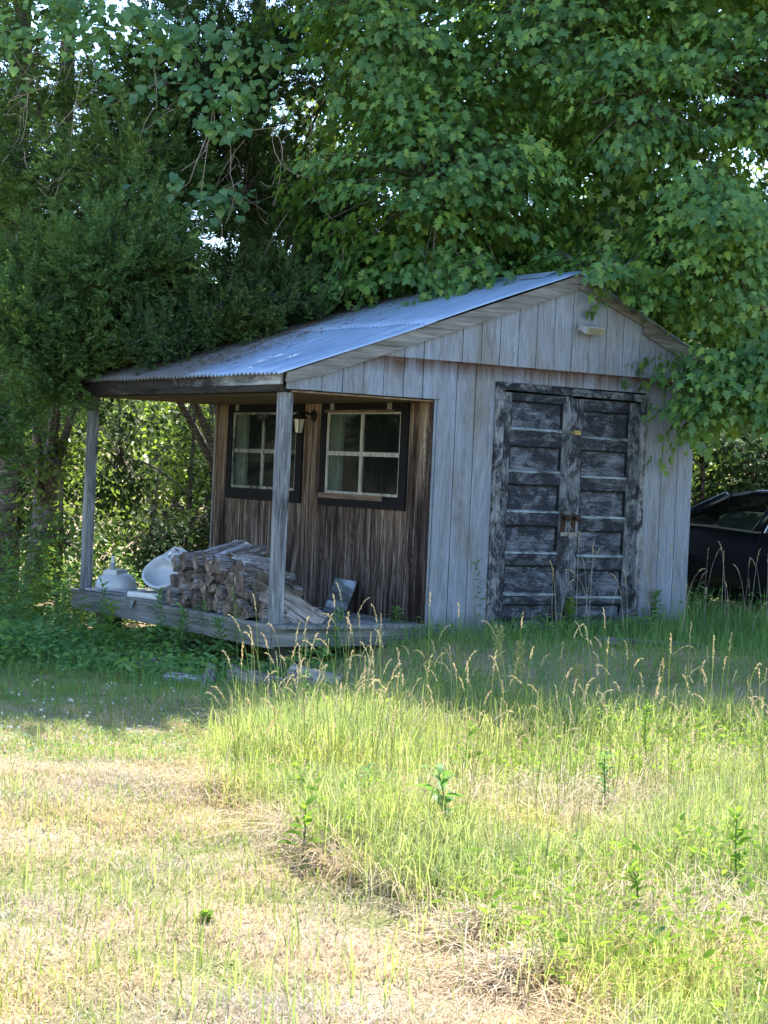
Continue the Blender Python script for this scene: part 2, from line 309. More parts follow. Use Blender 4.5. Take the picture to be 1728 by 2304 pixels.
class MB:
    def __init__(s): s.v = []; s.f = []; s.m = []
    def add(s, vs, fs, mi=0):
        o = len(s.v); s.v += [tuple(map(float, v)) for v in vs]; s.f += [tuple(i+o for i in f) for f in fs]; s.m += [mi]*len(fs)
    def box(s, x0, x1, y0, y1, z0, z1, mi=0):
        s.add([(x0, y0, z0), (x1, y0, z0), (x1, y1, z0), (x0, y1, z0), (x0, y0, z1), (x1, y0, z1), (x1, y1, z1), (x0, y1, z1)],
              [(0, 3, 2, 1), (4, 5, 6, 7), (0, 1, 5, 4), (1, 2, 6, 5), (2, 3, 7, 6), (3, 0, 4, 7)], mi)
    def prism(s, poly, y0, y1, axis='y', mi=0):       # polygon (a,b) pushed along one axis
        n = len(poly)
        def P(a, b, t): return (a, t, b) if axis == 'y' else ((t, a, b) if axis == 'x' else (a, b, t))
        vs = [P(a, b, y0) for a, b in poly]+[P(a, b, y1) for a, b in poly]
        s.add(vs, [tuple(range(n)), tuple(range(2*n-1, n-1, -1))]+[(i, i+n, (i+1) % n+n, (i+1) % n) for i in range(n)], mi)
    def tube(s, pts, rad, n=8, mi=0, cap=True):
        v, f = tube_np(pts, rad, n, cap); s.add(v, f, mi)
    def lathe(s, prof, c=(0, 0, 0), n=24, sx=1, sy=1, mi=0, power=2.):
        vs = []; fs = []
        for r, z in prof:
            for k in range(n):
                a = 2*math.pi*k/n; ca, sa = math.cos(a), math.sin(a)
                e = 2/power
                vs.append((c[0]+sx*r*math.copysign(abs(ca)**e, ca), c[1]+sy*r*math.copysign(abs(sa)**e, sa), c[2]+z))
        for j in range(len(prof)-1):
            for k in range(n): fs.append((j*n+k, j*n+(k+1) % n, (j+1)*n+(k+1) % n, (j+1)*n+k))
        fs.append(tuple(range(n-1, -1, -1))); fs.append(tuple(range((len(prof)-1)*n, len(prof)*n)))
        s.add(vs, fs, mi)
    def build(s, name, mats, parent=None, loc=None, smooth=False, jit=0):
        me = bpy.data.meshes.new(name)
        v = np.array(s.v)
        if jit: v = v+rng.normal(0, jit, v.shape)
        me.from_pydata([tuple(p) for p in v], [], s.f)
        me.polygons.foreach_set('material_index', s.m)
        import bmesh
        bm = bmesh.new(); bm.from_mesh(me); bmesh.ops.recalc_face_normals(bm, faces=bm.faces); bm.to_mesh(me); bm.free()
        if smooth: me.polygons.foreach_set('use_smooth', [True]*len(me.polygons))
        me.update()
        return link(name, me, mats, parent, loc)
def tube_np(pts, rad, n=6, cap=False):
    pts = np.asarray(pts, float); k = len(pts); rad = np.broadcast_to(rad, (k,))
    t = np.gradient(pts, axis=0); t /= np.linalg.norm(t, axis=1)[:, None]+1e-9
    ref = np.array([0, 0, 1.]) if abs(t[:, 2]).mean() < .8 else np.array([1., 0, 0])
    a = np.cross(t, ref); a /= np.linalg.norm(a, axis=1)[:, None]+1e-9; b = np.cross(t, a)
    th = np.arange(n)*2*np.pi/n
    v = pts[:, None]+rad[:, None, None]*(np.cos(th)[None, :, None]*a[:, None]+np.sin(th)[None, :, None]*b[:, None])
    f = [(j*n+i, j*n+(i+1) % n, (j+1)*n+(i+1) % n, (j+1)*n+i) for j in range(k-1) for i in range(n)]
    if cap: f += [tuple(range(n-1, -1, -1)), tuple(range((k-1)*n, k*n))]
    return v.reshape(-1, 3), f
def np_mesh(name, V, F, mats, parent=None, smooth=False, mi=None, loc=None):  # F: (M,k) array or list of such arrays
    Fs = F if isinstance(F, list) else [F]
    me = bpy.data.meshes.new(name)
    me.vertices.add(len(V)); me.vertices.foreach_set('co', np.asarray(V, np.float32).ravel())
    nl = sum(f.size for f in Fs); npoly = sum(len(f) for f in Fs)
    me.loops.add(nl); me.loops.foreach_set('vertex_index', np.concatenate([f.ravel() for f in Fs]).astype(np.int32))
    me.polygons.add(npoly)
    tot = np.concatenate([np.full(len(f), f.shape[1]) for f in Fs]); st = np.concatenate([[0], np.cumsum(tot)[:-1]])
    me.polygons.foreach_set('loop_start', st.astype(np.int32))
    if mi is not None: me.polygons.foreach_set('material_index', np.asarray(mi, np.int32))
    if smooth: me.polygons.foreach_set('use_smooth', np.ones(npoly, bool))
    me.update(calc_edges=True)
    return link(name, me, mats, parent, loc)
def nrm(a): return a/(np.linalg.norm(a, axis=-1, keepdims=True)+1e-9)
def frames(T, Nn):                      # rows: side, tip, normal
    T = nrm(T); sd = nrm(np.cross(T, Nn)); nn = np.cross(sd, T); return np.stack([sd, T, nn], axis=1)
def scatter(tv, tf, P, Fm, sc):         # copies of a template: verts tv (K,3), faces tf (Q,k)
    tv = np.asarray(tv, float); tf = np.asarray(tf)
    sc = np.asarray(sc, float); sc = np.broadcast_to(sc if sc.ndim == 2 else sc.reshape(-1, 1), (len(P), 3))
    V = np.einsum('kc,ncj->nkj', tv, Fm*sc[:, :, None])+P[:, None]
    F = tf[None]+(np.arange(len(P))*len(tv))[:, None, None]
    return V.reshape(-1, 3), F.reshape(-1, tf.shape[1])
def join(parts):
    o = 0; Vs = []; Fs = []
    for v, f in parts:
        Vs.append(v); Fs.append(f+o); o += len(v)
    return np.concatenate(Vs), Fs

# leaf templates (base at origin, tip along +y)
def star(out, fold=.0):
    out = np.array(out, float); n = len(out)
    v = np.vstack([[0, .42, -.02], np.c_[out, fold*np.abs(out[:, 0])]])
    return v, np.array([(0, i+1, (i+1) % n+1) for i in range(n)])
half = [(.10, .06), (.40, .02), (.25, .23), (.62, .47), (.26, .49), (.19, .73)]
MAPLE = star([(0, 0)]+half+[(0, 1.)]+[(-x, y) for x, y in half[::-1]], -.22); MAPLE[0][:, 2] -= .22*MAPLE[0][:, 1]**2
half = [(.22, -.08), (.42, .12), (.40, .42), (.18, .74)]
HEART = star([(0, .05)]+half+[(0, 1.)]+[(-x, y) for x, y in half[::-1]], -.1)
KITE = (np.array([(0, 0, 0), (.3, .42, -.05), (0, 1, 0), (-.3, .42, -.05)]), np.array([(0, 1, 2), (0, 2, 3)]))
LANCE = (np.array([(0, 0, 0), (.09, .3, .02), (.075, .65, .0), (0, 1, -.12), (-.075, .65, .0), (-.09, .3, .02)]), np.array([(0, 1, 5), (1, 2, 5), (2, 4, 5), (2, 3, 4)]))
def cedar_template(seed):
    r = np.random.default_rng(seed); V = []; F = []
    def dia(p, d, L, w):
        d = nrm(np.array(d, float)); s_ = nrm(np.cross(d, r.normal(0, 1, 3)))*w; o = len(V)
        p = np.array(p, float); V.extend([p-s_*.5, p+d*L*.5+s_, p+d*L, p+d*L*.5-s_]); F.extend([(o, o+1, o+2), (o, o+2, o+3)])
    dia((0, 0, 0), (0, 1, 0), 1., .045)
    for k in range(7):
        t = .12+.11*k
        for s_ in (-1, 1):
            L = .46*(1-.7*t)*r.uniform(.7, 1.2)
            dia((0, t, 0), (s_*r.uniform(.6, 1.), r.uniform(.5, .95), r.normal(0, .35)), L, .055)
    return np.array(V), np.array(F)
CEDAR = [cedar_template(i) for i in range(3)]

# ================================================================== SETTING
xs = np.concatenate([np.linspace(-4000, -60, 8), np.linspace(-40, 40, 161), np.linspace(60, 4000, 8)])
ys = np.concatenate([np.linspace(-4000, -40, 8), np.linspace(-25, 40, 131), np.linspace(60, 4000, 14)])
X, Y = np.meshgrid(xs, ys); Z = gz(X, Y)
nx, ny = len(xs), len(ys)
idx = np.arange(nx*ny).reshape(ny, nx)
Fq = np.stack([idx[:-1, :-1], idx[:-1, 1:], idx[1:, 1:], idx[1:, :-1]], -1).reshape(-1, 4)
g = np_mesh('ground', np.c_[X.ravel(), Y.ravel(), Z.ravel()], Fq, MAT['ground'], smooth=True); tag(g, kind='structure')

# ================================================================== SHED
shed = thing('wooden_shed', 'weathered grey wooden shed with a tin roof, side porch and black double doors', 'shed', (0, 0, -.15))
SB = (0, 0, .15)          # parts are modelled in world metres: undo the base offset
def part(mb, name, mats, parent=None, **k):
    o = mb.build(name, mats, parent or shed, loc=SB if parent is None else None, **k); return o
PW, D, XR, WR = 1.521, 4.05, 1.50, 3.045
def roof_z(x):  # underside line of the roof sheet
    return 3.165-(XR-x)*.3605 if x < XR else 3.165-(x-XR)*.423
# -- front wall, lower planks
mb = MB(); edges = [.0, .03, .233, .436, .658]
gap = .004
for a, b in zip(edges[:-1], edges[1:]): mb.box(a+gap*(a > 0), b-gap*(b < .65), 0, .02, -.14, 2.268)
for a, b in zip([2.432, 2.655, 2.856], [2.655, 2.856, WR]): mb.box(a+gap*(a > 2.5), b-gap*(b < WR), 0, .02, -.2, 2.268)
e2 = [.658, .842, 1.045, 1.248, 1.451, 1.654, 1.857, 2.06, 2.263, 2.432]
for a, b in zip(e2[:-1], e2[1:]): mb.box(a+gap*(a > .66), b-gap*(b < 2.43), 0, .02, 2.132, 2.268)
mb.prism([(.02, -.1), (.655, -.1), (.655, 2.2), (.02, 2.2)], .0215, .05); mb.prism([(2.435, -.15), (WR-.01, -.15), (WR-.01, 2.2), (2.435, 2.2)], .0215, .05)
mb.box(.655, 2.435, .0215, .05, 2.13, 2.2)
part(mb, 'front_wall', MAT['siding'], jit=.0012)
# -- gable cladding, proud of the wall
mb = MB(); e3 = [-1.50, -1.17, -.965, -.76, -.555, -.35, -.148, .055]
for i, (a, b) in enumerate(zip(e3[:-1], e3[1:])):
    a_, b_ = a+gap*(i > 0), b-gap*(b < .05)
    mb.prism([(a_, 1.931), (b_, 1.931), (b_, roof_z(b_)-.03), (a_, roof_z(a_)-.03)], -.026, -.004)
e4 = [.055]+[.055+.203*k for k in range(1, 14)]+[2.893]
for i, (a, b) in enumerate(zip(e4[:-1], e4[1:])):
    a_, b_ = a+gap, b-gap*(b < 2.89)
    if b-a < .02: continue
    pl = [(a_, 2.2705), (b_, 2.2705), (b_, roof_z(b_)-.03)]+([(XR, roof_z(XR)-.03)] if a_ < XR < b_ else [])+[(a_, roof_z(a_)-.03)]
    mb.prism(pl, -.026, -.004)
mb.prism([(2.897, 2.272), (WR+.02, 2.272), (3.12, 2.452), (3.12, roof_z(3.12)-.03), (2.897, roof_z(2.897)-.03)], -.016, .006)
mb.prism([(-1.48, 1.95), (.05, 1.95), (.05, roof_z(.05)-.05), (-1.48, roof_z(-1.48)-.05)], -.0035, -.0005)
mb.prism([(.06, 2.30), (2.88, 2.30), (2.88, roof_z(2.88)-.05), (XR, roof_z(XR)-.05), (.06, roof_z(.06)-.05)], -.0035, .03)
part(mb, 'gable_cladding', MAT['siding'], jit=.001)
# -- porch-side wall round the two window openings
win = [(.40, 1.83, 'near'), (2.235, 3.70, 'far')]; wz0, wz1 = .98, 1.90
mb = MB()
ys_ = [.012, .40, 1.83, 2.235, 3.70, 4.04]
mb.box(-.0, .018, ys_[0], ys_[1], -.09, 1.905); mb.box(0, .018, ys_[2], ys_[3], -.09, 1.905); mb.box(0, .018, ys_[4], ys_[5], -.09, 1.905)
for a, b in ((.40, 1.83), (2.235, 3.70)): mb.box(0, .018, a, b, -.09, wz0)
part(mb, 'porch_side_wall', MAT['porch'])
mb = MB(); mb.box(-.012, .0, -.001, .014, -.14, 1.93); part(mb, 'corner_strip', MAT['fascia_dark'])
# -- the other walls, floor and ceiling, closing the room
mb = MB(); mb.box(WR-.02, WR, .051, 4.03, -.2, 2.27); mb.prism([(.0, -.2), (WR, -.2), (WR, roof_z(WR)-.05), (XR, roof_z(XR)-.05), (0, roof_z(0)-.05)], 4.0405, 4.06)
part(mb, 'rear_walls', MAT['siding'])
mb = MB(); mb.box(.02, WR-.03, .06, 4.02, -.08, -.04); part(mb, 'floor', MAT['inner'])
mb = MB(); mb.box(.03, WR-.03, .06, 4.02, 1.96, 1.98); part(mb, 'ceiling', MAT['inner'])
# -- windows
for wi, (a, b, which) in enumerate(win):
    pale = which == 'near'
    mb = MB()
    A, B = a-.03, b+.03
    mb.box(-.022, -.001, A, B, wz0-.04, wz0+.075); mb.box(-.022, -.001, A, B, 1.825, 1.926)
    mb.box(-.0225, -.0005, A, A+.115, wz0+.075, 1.825); mb.box(-.0225, -.0005, B-.10, B, wz0+.075, 1.825)
    w = mb.build('window', MAT['trim_black'], shed, loc=SB, jit=.0008)
    if pale: w['label'] = 'window with pale peeling sash bars'
    A2, B2 = A+.115, B-.10; yc = (A2+B2)/2+.02; z0, z1 = wz0+.075, 1.825; zc = 1.435
    mb = MB(); ms = MAT['sash_pale'] if pale else MAT['sash_dark']
    mb.box(-.012, .012, A2, A2+.025, z0, z1); mb.box(-.012, .012, B2-.035, B2, z0, z1)
    mb.box(-.012, .012, A2+.025, B2-.035, z0, z0+.025); mb.box(-.012, .012, A2+.025, B2-.035, z1-.022, z1)
    mb.build('sash', ms, w, jit=.001)
    mb = MB(); mb.box(-.014, .010, yc-.022, yc+.022, z0+.025, z1-.022); mb.box(-.011, .009, A2+.025, yc-.022, zc-.02, zc+.02); mb.box(-.011, .009, yc+.022, B2-.035, zc-.02, zc+.02)
    mb.build('muntin', ms, w, jit=.001)
    mb = MB(); mb.box(.0, .004, A2+.01, B2-.01, z0+.01, z1-.01); mb.build('pane', MAT['glass'], w)
    mb = MB(); mb.box(.0185, .14, B2-.02, B2+.0, z0-.02, z1+.02); mb.box(.0185, .14, A2, A2+.02, z0-.02, z1+.02); mb.box(.0185, .14, A2+.02, B2-.02, z0-.03, z0-.01)
    mb.box(.105, .14, B2-.07, B2-.02, z0-.01, z1)
    mb.build('jamb', MAT['jamb'], w)
    for yy in ((a+.27, b-.17)):
        mb = MB(); mb.box(-.030, -.0226, yy-.035, yy+.035, 1.845, 1.905); mb.build('hinge_tab', MAT['tab'], w)
    if pale:
        bt = wood('bare_brown_batten', 'y', [(.3, (.07, .045, .03)), (.6, (.2, .14, .10)), (.8, (.34, .28, .22))])
        mb = MB(); mb.box(-.034, -.0226, a+.19, b-.04, 1.818, 1.842); mb.build('stop_board', bt, w)
        mb = MB(); mb.box(-.036, -.0226, a+.33, B-.02, wz0+.03, wz0+.078); mb.build('stop_board', bt, w)
# -- wall lantern
mb = MB(); mb.lathe([(.0, -.012), (.055, -.01), (.06, .004), (.04, .02), (.015, .03)], n=14)
rot = Matrix.Rotation(R(-90), 4, 'Y')
mb.v = [tuple(rot @ Vector(v)) for v in mb.v]
mb.tube([(-.02, 0, .0), (-.06, 0, .02), (-.12, 0, .03), (-.16, 0, .01)], [.012, .012, .011, .010], 8)
mb.lathe([(.004, .05), (.012, .035), (.02, .02), (.075, -.02), (.085, -.035), (.06, -.04)], (-.165, 0, 0), n=8)
ln = mb.build('wall_lantern', MAT['lamp_black'], shed, loc=(-.001, 2.03, 1.79+.15))
mb = MB(); mb.lathe([(.058, -.043), (.036, -.17)], (-.165, 0, 0), n=6); mb.build('lantern_glass', MAT['lamp_glass'], ln)
mb = MB()
for k in range(6):
    a = math.pi*k/3; mb.tube([(-.165+.061*math.cos(a), .061*math.sin(a), -.04), (-.165+.039*math.cos(a), .039*math.sin(a), -.172)], .005, 4)
mb.lathe([(.042, -.172), (.042, -.185), (.01, -.20)], (-.165, 0, 0), n=6); mb.build('lantern_cage', MAT['lamp_black'], ln)
# -- door frame
mb = MB()
mb.prism([(.656, -.03), (.748, -.03), (.748, 2.062), (.656, 2.062)], -.022, .045, mi=0); mb.prism([(2.372, -.03), (2.433, -.03), (2.433, 2.045), (2.372, 2.045)], -.02, .045, mi=0)
mb.prism([(.654, 2.0625), (2.436, 2.0455), (2.436, 2.108), (.654, 2.131)], -.024, .046, mi=1)
mb.box(.75, 2.37, .0, .10, -.12, -.005, 1)
fr = part(mb, 'door_frame', [MAT['trim_side'], MAT['trim_top']], jit=.002)
# -- two door leaves
leafs = [dict(x0=.752, x1=1.553, sl=.10, sr=.106, top=2.045, pz=[(1.976, 1.715), (1.574, 1.333), (1.228, .97), (.858, .595), (.494, .22), (.139, .02)]),
         dict(x0=1.559, x1=2.366, sl=.122, sr=.124, top=2.032, pz=[(1.931, 1.673), (1.57, 1.312), (1.198, .939), (.825, .576), (.462, .191), (.139, .02)])]
for li, d in enumerate(leafs):
    x0, x1 = d['x0'], d['x1']; xa, xb = x0+d['sl'], x1-d['sr']; yf = .012+.004*li
    mb = MB()
    mb.box(x0, xa, yf, yf+.035, .0, d['top'], 0); mb.box(xb, x1, yf, yf+.035, .0, d['top'], 0)
    zt = d['top']
    for (t, b) in d['pz']:
        mb.box(xa, xb, yf+.002, yf+.034, t, zt, 1); zt = b
    if zt > 0: mb.box(xa, xb, yf+.002, yf+.034, .0, zt, 1)
    dr = mb.build('door', [MAT['stile'], MAT['rail']], shed, loc=SB, jit=.0013)
    for (t, b) in d['pz']:
        mb = MB(); mb.box(xa+.0005, xb-.0005, yf+.026, yf+.033, b+.0005, t-.0005)
        mb.box(xa+.001, xa+.016, yf+.010, yf+.0255, b+.03, t-.001); mb.box(xb-.016, xb-.001, yf+.010, yf+.0255, b+.03, t-.001); mb.box(xa+.0165, xb-.0165, yf+.010, yf+.0255, t-.017, t-.001); mb.m = [0]*6+[1]*18; mb.build('panel', [MAT['panel'], MAT['bead']], dr, jit=.0008)
    for (t, b) in d['pz'][:5]:
        mb = MB(); mb.prism([(yf-.004, b-.001), (yf+.019, b+.002), (yf+.019, b+.020), (yf+.002, b+.012)], xa+.004, xb-.004, axis='x')
        mb.build('moulding', MAT['ledge'], dr, jit=.002)
    px = 1.497 if li == 0 else 1.622
    mb = MB(); mb.box(px-.024, px+.024, yf-.006, yf-.0005, .78, .975); mb.build('latch_plate', MAT['rust'], dr)
    mb = MB(); mb.lathe([(.0, 0), (.014, 0), (.012, .03), (.03, .045), (.034, .06), (.02, .075), (.0, .078)], n=14)
    mb.v = [(v[0]+px+.01, -v[2]+yf-.006, v[1]+.935) for v in mb.v]
    mb.build('knob', MAT['rust'], dr, smooth=True)
    if li == 0:
        mb = MB(); mb.box(1.47, 1.66, yf-.012, yf-.007, .765, .80); mb.tube([(1.555, yf-.02, .79), (1.555, yf-.02, .83), (1.58, yf-.02, .845), (1.60, yf-.02, .83), (1.60, yf-.02, .79)], .005, 6)
        mb.build('hasp', MAT['steel'], dr)
        mb = MB(); mb.box(1.556, 1.60, yf-.032, yf-.013, .745, .79); mb.build('padlock', MAT['steel'], dr, jit=.001)
    else:
        mb = MB(); mb.box(1.585, 1.66, yf-.007, yf-.0005, 1.70, 1.74); mb.tube([(1.53, yf-.01, 1.72), (1.60, yf-.01, 1.722)], .006, 6); mb.build('bolt', plain('dull_brass', (.30, .25, .10), .5, .5), dr)
# -- flood light on the gable
mb = MB(); mb.box(-.10, .10, -.075, -.0265, -.02, .06); mb.prism([(-.075, .075), (-.30, .02), (-.26, -.075), (-.075, .0)], -.125, .135, axis='x')
fl = mb.build('flood_light', MAT['white_metal'], shed, loc=(1.62, -.012, 2.665+.15), jit=.001); fl.scale = (.84, .60, .66)
mb = MB(); mb.add([(-.12, -.294, .012), (.13, -.294, .012), (.13, -.259, -.072), (-.12, -.259, -.072), (-.12, -.302, .010), (.13, -.302, .010), (.13, -.267, -.076), (-.12, -.267, -.076)],
       [(0, 1, 2, 3), (4, 5, 6, 7), (0, 1, 5, 4), (1, 2, 6, 5), (2, 3, 7, 6), (3, 0, 4, 7)]); mb.build('lamp_lens', MAT['reflector'], fl)
mb = MB(); mb.add([(-.11, -.258, -.0765), (.12, -.258, -.0765), (.12, -.078, -.003), (-.11, -.078, -.003), (-.11, -.256, -.0805), (.12, -.256, -.0805), (.12, -.076, -.007), (-.11, -.076, -.007)],
       [(0, 1, 2, 3), (4, 5, 6, 7), (0, 1, 5, 4), (1, 2, 6, 5), (2, 3, 7, 6), (3, 0, 4, 7)]); mb.build('reflector', MAT['reflector'], fl)
# -- rake boards, fascia, soffit
def rake(x0, x1, h, name):
    mb = MB(); mb.prism([(x0, roof_z(x0)-.012), (x0, roof_z(x0)-.012-h), (x1, roof_z(x1)-.012-h), (x1, roof_z(x1)-.012)], -.062, -.028); return part(mb, name, MAT['board_x'], jit=.001)
mb = MB(); z_ = lambda x: roof_z(x)-.012
mb.prism([(-1.525, z_(-1.525)), (-1.525, z_(-1.525)-.075), (-1.2, z_(-1.2)-.125), (XR-.003, z_(XR)-.135), (XR-.003, z_(XR))], -.062, -.0285); part(mb, 'rake_board', MAT['board_x'], jit=.001)
mb = MB(); mb.prism([(XR+.003, z_(XR)), (XR+.003, z_(XR)-.12), (3.20, z_(3.20)-.0), (3.215, z_(3.215)+.012)][:4], -.06, -.0285)
mb.prism([(2.30, z_(2.3)-.005), (2.30, z_(2.30)-.135), (2.91, z_(2.91)-.12), (3.19, z_(3.19)-.004)], -.0655, -.0605); mb.prism([(2.90, 2.452), (3.215, 2.46), (3.215, 2.475), (2.90, 2.56)], -.072, -.066)
part(mb, 'rake_board', MAT['board_x'], jit=.001)
mb = MB(); mb.box(-1.56, -1.527, -.0, 4.08, 1.962, 2.075); part(mb, 'fascia_board', MAT['board_y'], jit=.002)
mb = MB(); mb.box(-1.555, -1.44, .03, 4.07, 1.905, 1.9615); part(mb, 'eave_beam', MAT['fascia_dark'], jit=.002)
mb = MB(); mb.box(-1.439, -.0135, .0, 4.07, 1.907, 1.922); part(mb, 'soffit', MAT['soffit'])
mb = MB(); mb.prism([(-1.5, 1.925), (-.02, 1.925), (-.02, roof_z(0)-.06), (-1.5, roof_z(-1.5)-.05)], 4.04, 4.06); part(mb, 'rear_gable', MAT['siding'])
# -- corrugated roof, left and right slopes, each in two overlapping courses
def slope(x_lo, x_hi, n_down, name):
    V = []; F = []
    ny_ = 57*6; yy = np.linspace(-.085, 4.12, ny_+1); ph = 2*np.pi*yy/.0735
    def course(xa, xb, lift):
        o = sum(len(v) for v in V)
        xx = np.linspace(xa, xb, n_down)
        XX, YY = np.meshgrid(xx, yy, indexing='ij')
        ZZ = np.array([roof_z(x) for x in xx])[:, None]+.012*np.sin(ph)[None]+.012+lift+.004*np.sin(3.1*XX+1.3*YY)+.003*np.sin(7*YY+XX)
        V.append(np.c_[XX.ravel(), YY.ravel(), ZZ.ravel()])
        i = np.arange(XX.size).reshape(XX.shape); F.append(np.stack([i[:-1, :-1], i[:-1, 1:], i[1:, 1:], i[1:, :-1]], -1).reshape(-1, 4)+o)
    mid = x_lo+(x_hi-x_lo)*.46
    course(x_lo, mid+(.12 if x_hi > x_lo else -.12), 0.); course(mid, x_hi, .006)
    o = np_mesh(name, np.concatenate(V), F, MAT['roof'], shed, smooth=True, loc=SB)
    md = o.modifiers.new('sheet_thickness', 'SOLIDIFY'); md.thickness = .0025
    return o
rfo = slope(-1.63, XR, 9, 'roof'); slope(3.24, XR, 7, 'roof')
mb = MB(); mb.prism([(XR-.13, roof_z(XR-.13)+.03), (XR, roof_z(XR)+.042), (XR+.13, roof_z(XR+.13)+.03), (XR+.13, roof_z(XR+.13)+.034), (XR, roof_z(XR)+.047), (XR-.13, roof_z(XR-.13)+.034)], .3, 4.13); part(mb, 'ridge_cap', MAT['roof'])
# -- porch posts
def post(x, y, z0, w, lean):
    mb = MB(); z1 = 1.905
    for_v = []
    nseg = 7; vs = []; fs = []
    for k in range(nseg+1):
        t = k/nseg; z = z0+(z1-z0)*t
        for q, (ax, ay) in enumerate(((-1, -1), (1, -1), (1, 1), (-1, 1))):
            vs.append((x+lean[0]*t+ax*w/2+random.gauss(0, .002), y+lean[1]*t+ay*w/2+random.gauss(0, .002), z))
    for k in range(nseg):
        for q in range(4): fs.append((k*4+q, k*4+(q+1) % 4, (k+1)*4+(q+1) % 4, (k+1)*4+q))
    fs += [(3, 2, 1, 0), tuple(range(nseg*4, nseg*4+4))]
    mb.add(vs, fs); return part(mb, 'porch_post', MAT['post'])
post(-1.455, .085, -.034, .098, (0, 0)); post(-1.455, 3.93, -.034, .09, (0, 0))
# -- deck
mb = MB(); xk = -1.548
while xk < -.02:
    x2 = min(xk+.139, -.014); mb.box(xk+.003, x2-.003, -.045+random.uniform(-.006, .006), 4.10, -.068, -.034+random.uniform(-.003, .002)); xk += .139
deck = part(mb, 'porch_deck', MAT['deck'], jit=.0015)
mb = MB(); mb.box(-1.53, -.0, -.028, .01, -.215, -.069); part(mb, 'rim_board', MAT['rim_x'], jit=.002)
mb = MB(); mb.box(-1.535, -1.497, .011, 4.08, -.235, -.069); part(mb, 'rim_board', MAT['rim_y'], jit=.002)
for y_ in (.5, 1.6, 2.7, 3.8):
    mb = MB(); mb.box(-1.49, -.03, y_, y_+.04, -.20, -.07); part(mb, 'deck_joist', MAT['inner'])
blk = plain('grey_block', (.10, .10, .095), .95)
for (x_, y_) in ((-1.2, .35), (-1.2, 2.1), (-1.2, 3.9)):
    mb = MB(); mb.box(x_-.1, x_+.1, y_-.1, y_+.1, -.72, -.201); part(mb, 'deck_pier', blk)
mb = MB(); mb.box(.02, WR-.02, .052, .2, -.5, -.15); mb.box(.0, .14, .2, 4.0, -.5, -.15); part(mb, 'foundation', MAT['inner'])

# ================================================================== THINGS ON THE PORCH
DZ = -.033
# -- split logs
def log_mesh(L, r, kind, rough=.0055):
    if kind == 'wedge': ang = [0, 35, 70, 180-20, 250]; rad = [1, 1.05, 1, .95, .95]; bark = [1, 1, 0, 0, 0]
    elif kind == 'half': ang = [-10, 25, 60, 95, 130, 165, 190]; rad = [1.1, 1, 1, 1, 1, 1, 1.1]; bark = [1, 1, 1, 1, 1, 1, 0]
    elif kind == 'slab': ang = [15, 60, 120, 165, 200, 340]; rad = [1.3, .75, .75, 1.3, 1.3, 1.3]; bark = [0, 1, 0, 0, 0, 0]
    else: ang = [0, 60, 120, 180, 240, 300]; rad = [1]*6; bark = [1]*6
    n = len(ang); k = 6; a = np.radians(np.array(ang)+rng.uniform(-9, 9, n)); rr = np.array(rad)*r*rng.uniform(.86, 1.14, n)
    off = -.38*r if kind == 'half' else 0
    px = rr*np.cos(a); py = rr*np.sin(a); qx = []; qy = []; bk = []
    for q in range(n):                       # two extra corners along every face
        q2 = (q+1) % n; ex, ey = px[q2]-px[q], py[q2]-py[q]
        for t in (0, .5):
            w_ = 0 if t == 0 else rng.normal(.05 if bark[q] else .0, .04)
            qx.append(px[q]+ex*t+ey*w_); qy.append(py[q]+ey*t-ex*w_); bk.append(bark[q])
    qx, qy, bark, n = np.array(qx), np.array(qy), bk, 2*n; k = 7
    vs = []
    for j in range(k):
        t = j/(k-1); tw = rng.normal(0, .03); sc = 1+rng.normal(0, .03)
        for q in range(n):
            e = rng.normal(0, rough, 3)
            if j in (0, k-1): e[0] *= 1.6
            vs.append((L*(t-.5)+e[0], (qx[q]*math.cos(tw)-qy[q]*math.sin(tw))*sc+e[1], (qx[q]*math.sin(tw)+qy[q]*math.cos(tw))*sc+off+e[2]))
    fs = []; mi = []
    for j in range(k-1):
        for q in range(n): fs.append((j*n+q, j*n+(q+1) % n, (j+1)*n+(q+1) % n, (j+1)*n+q)); mi.append(0 if bark[q] else 1)
    fs.append(tuple(range(n-1, -1, -1))); fs.append(tuple(range((k-1)*n, k*n))); mi += [2, 2]
    mb = MB(); mb.v = vs; mb.f = fs; mb.m = mi; return mb
LG = 'split firewood logs stacked on the porch'
def log(label, p, L, r, kind, rx=0, ry=0, rz=0):
    o = log_mesh(L, r, kind).build('firewood_log', [MAT['bark'], MAT['split'], MAT['end']])
    o.location = p; o.rotation_euler = (R(rx), R(ry), R(rz)); return tag(o, label, 'log', LG)
ordn = ['leftmost', 'second from the left', 'third from the left', 'fourth from the left', 'fifth from the left', 'sixth from the left', 'seventh from the left', 'eighth from the left', 'ninth from the left', 'tenth from the left', 'eleventh from the left']
rows = [('bottom', .078, 1.88, .48, 8), ('second lowest', .208, 1.90, .56, 8), ('middle', .325, 1.80, .62, 7), ('second highest', .425, 1.60, .74, 5)]
kinds = ['wedge', 'half', 'round', 'wedge', 'half', 'slab', 'wedge']
for rn, z, ya, yb, n in rows:
    for k in range(n):
        y = ya+(yb-ya)*k/(n-1)+random.uniform(-.02, .02)
        last = k >= n-2
        log(f'split log in the {rn} row of the porch woodpile, {ordn[k]}', (-1.30+random.uniform(-.045, .045), y, DZ+z+random.uniform(-.012, .012)), random.uniform(.38, .46), random.uniform(.074, .092),
            random.choice(kinds), random.uniform(0, 360), random.uniform(-5, 5), random.uniform(-13, 13))
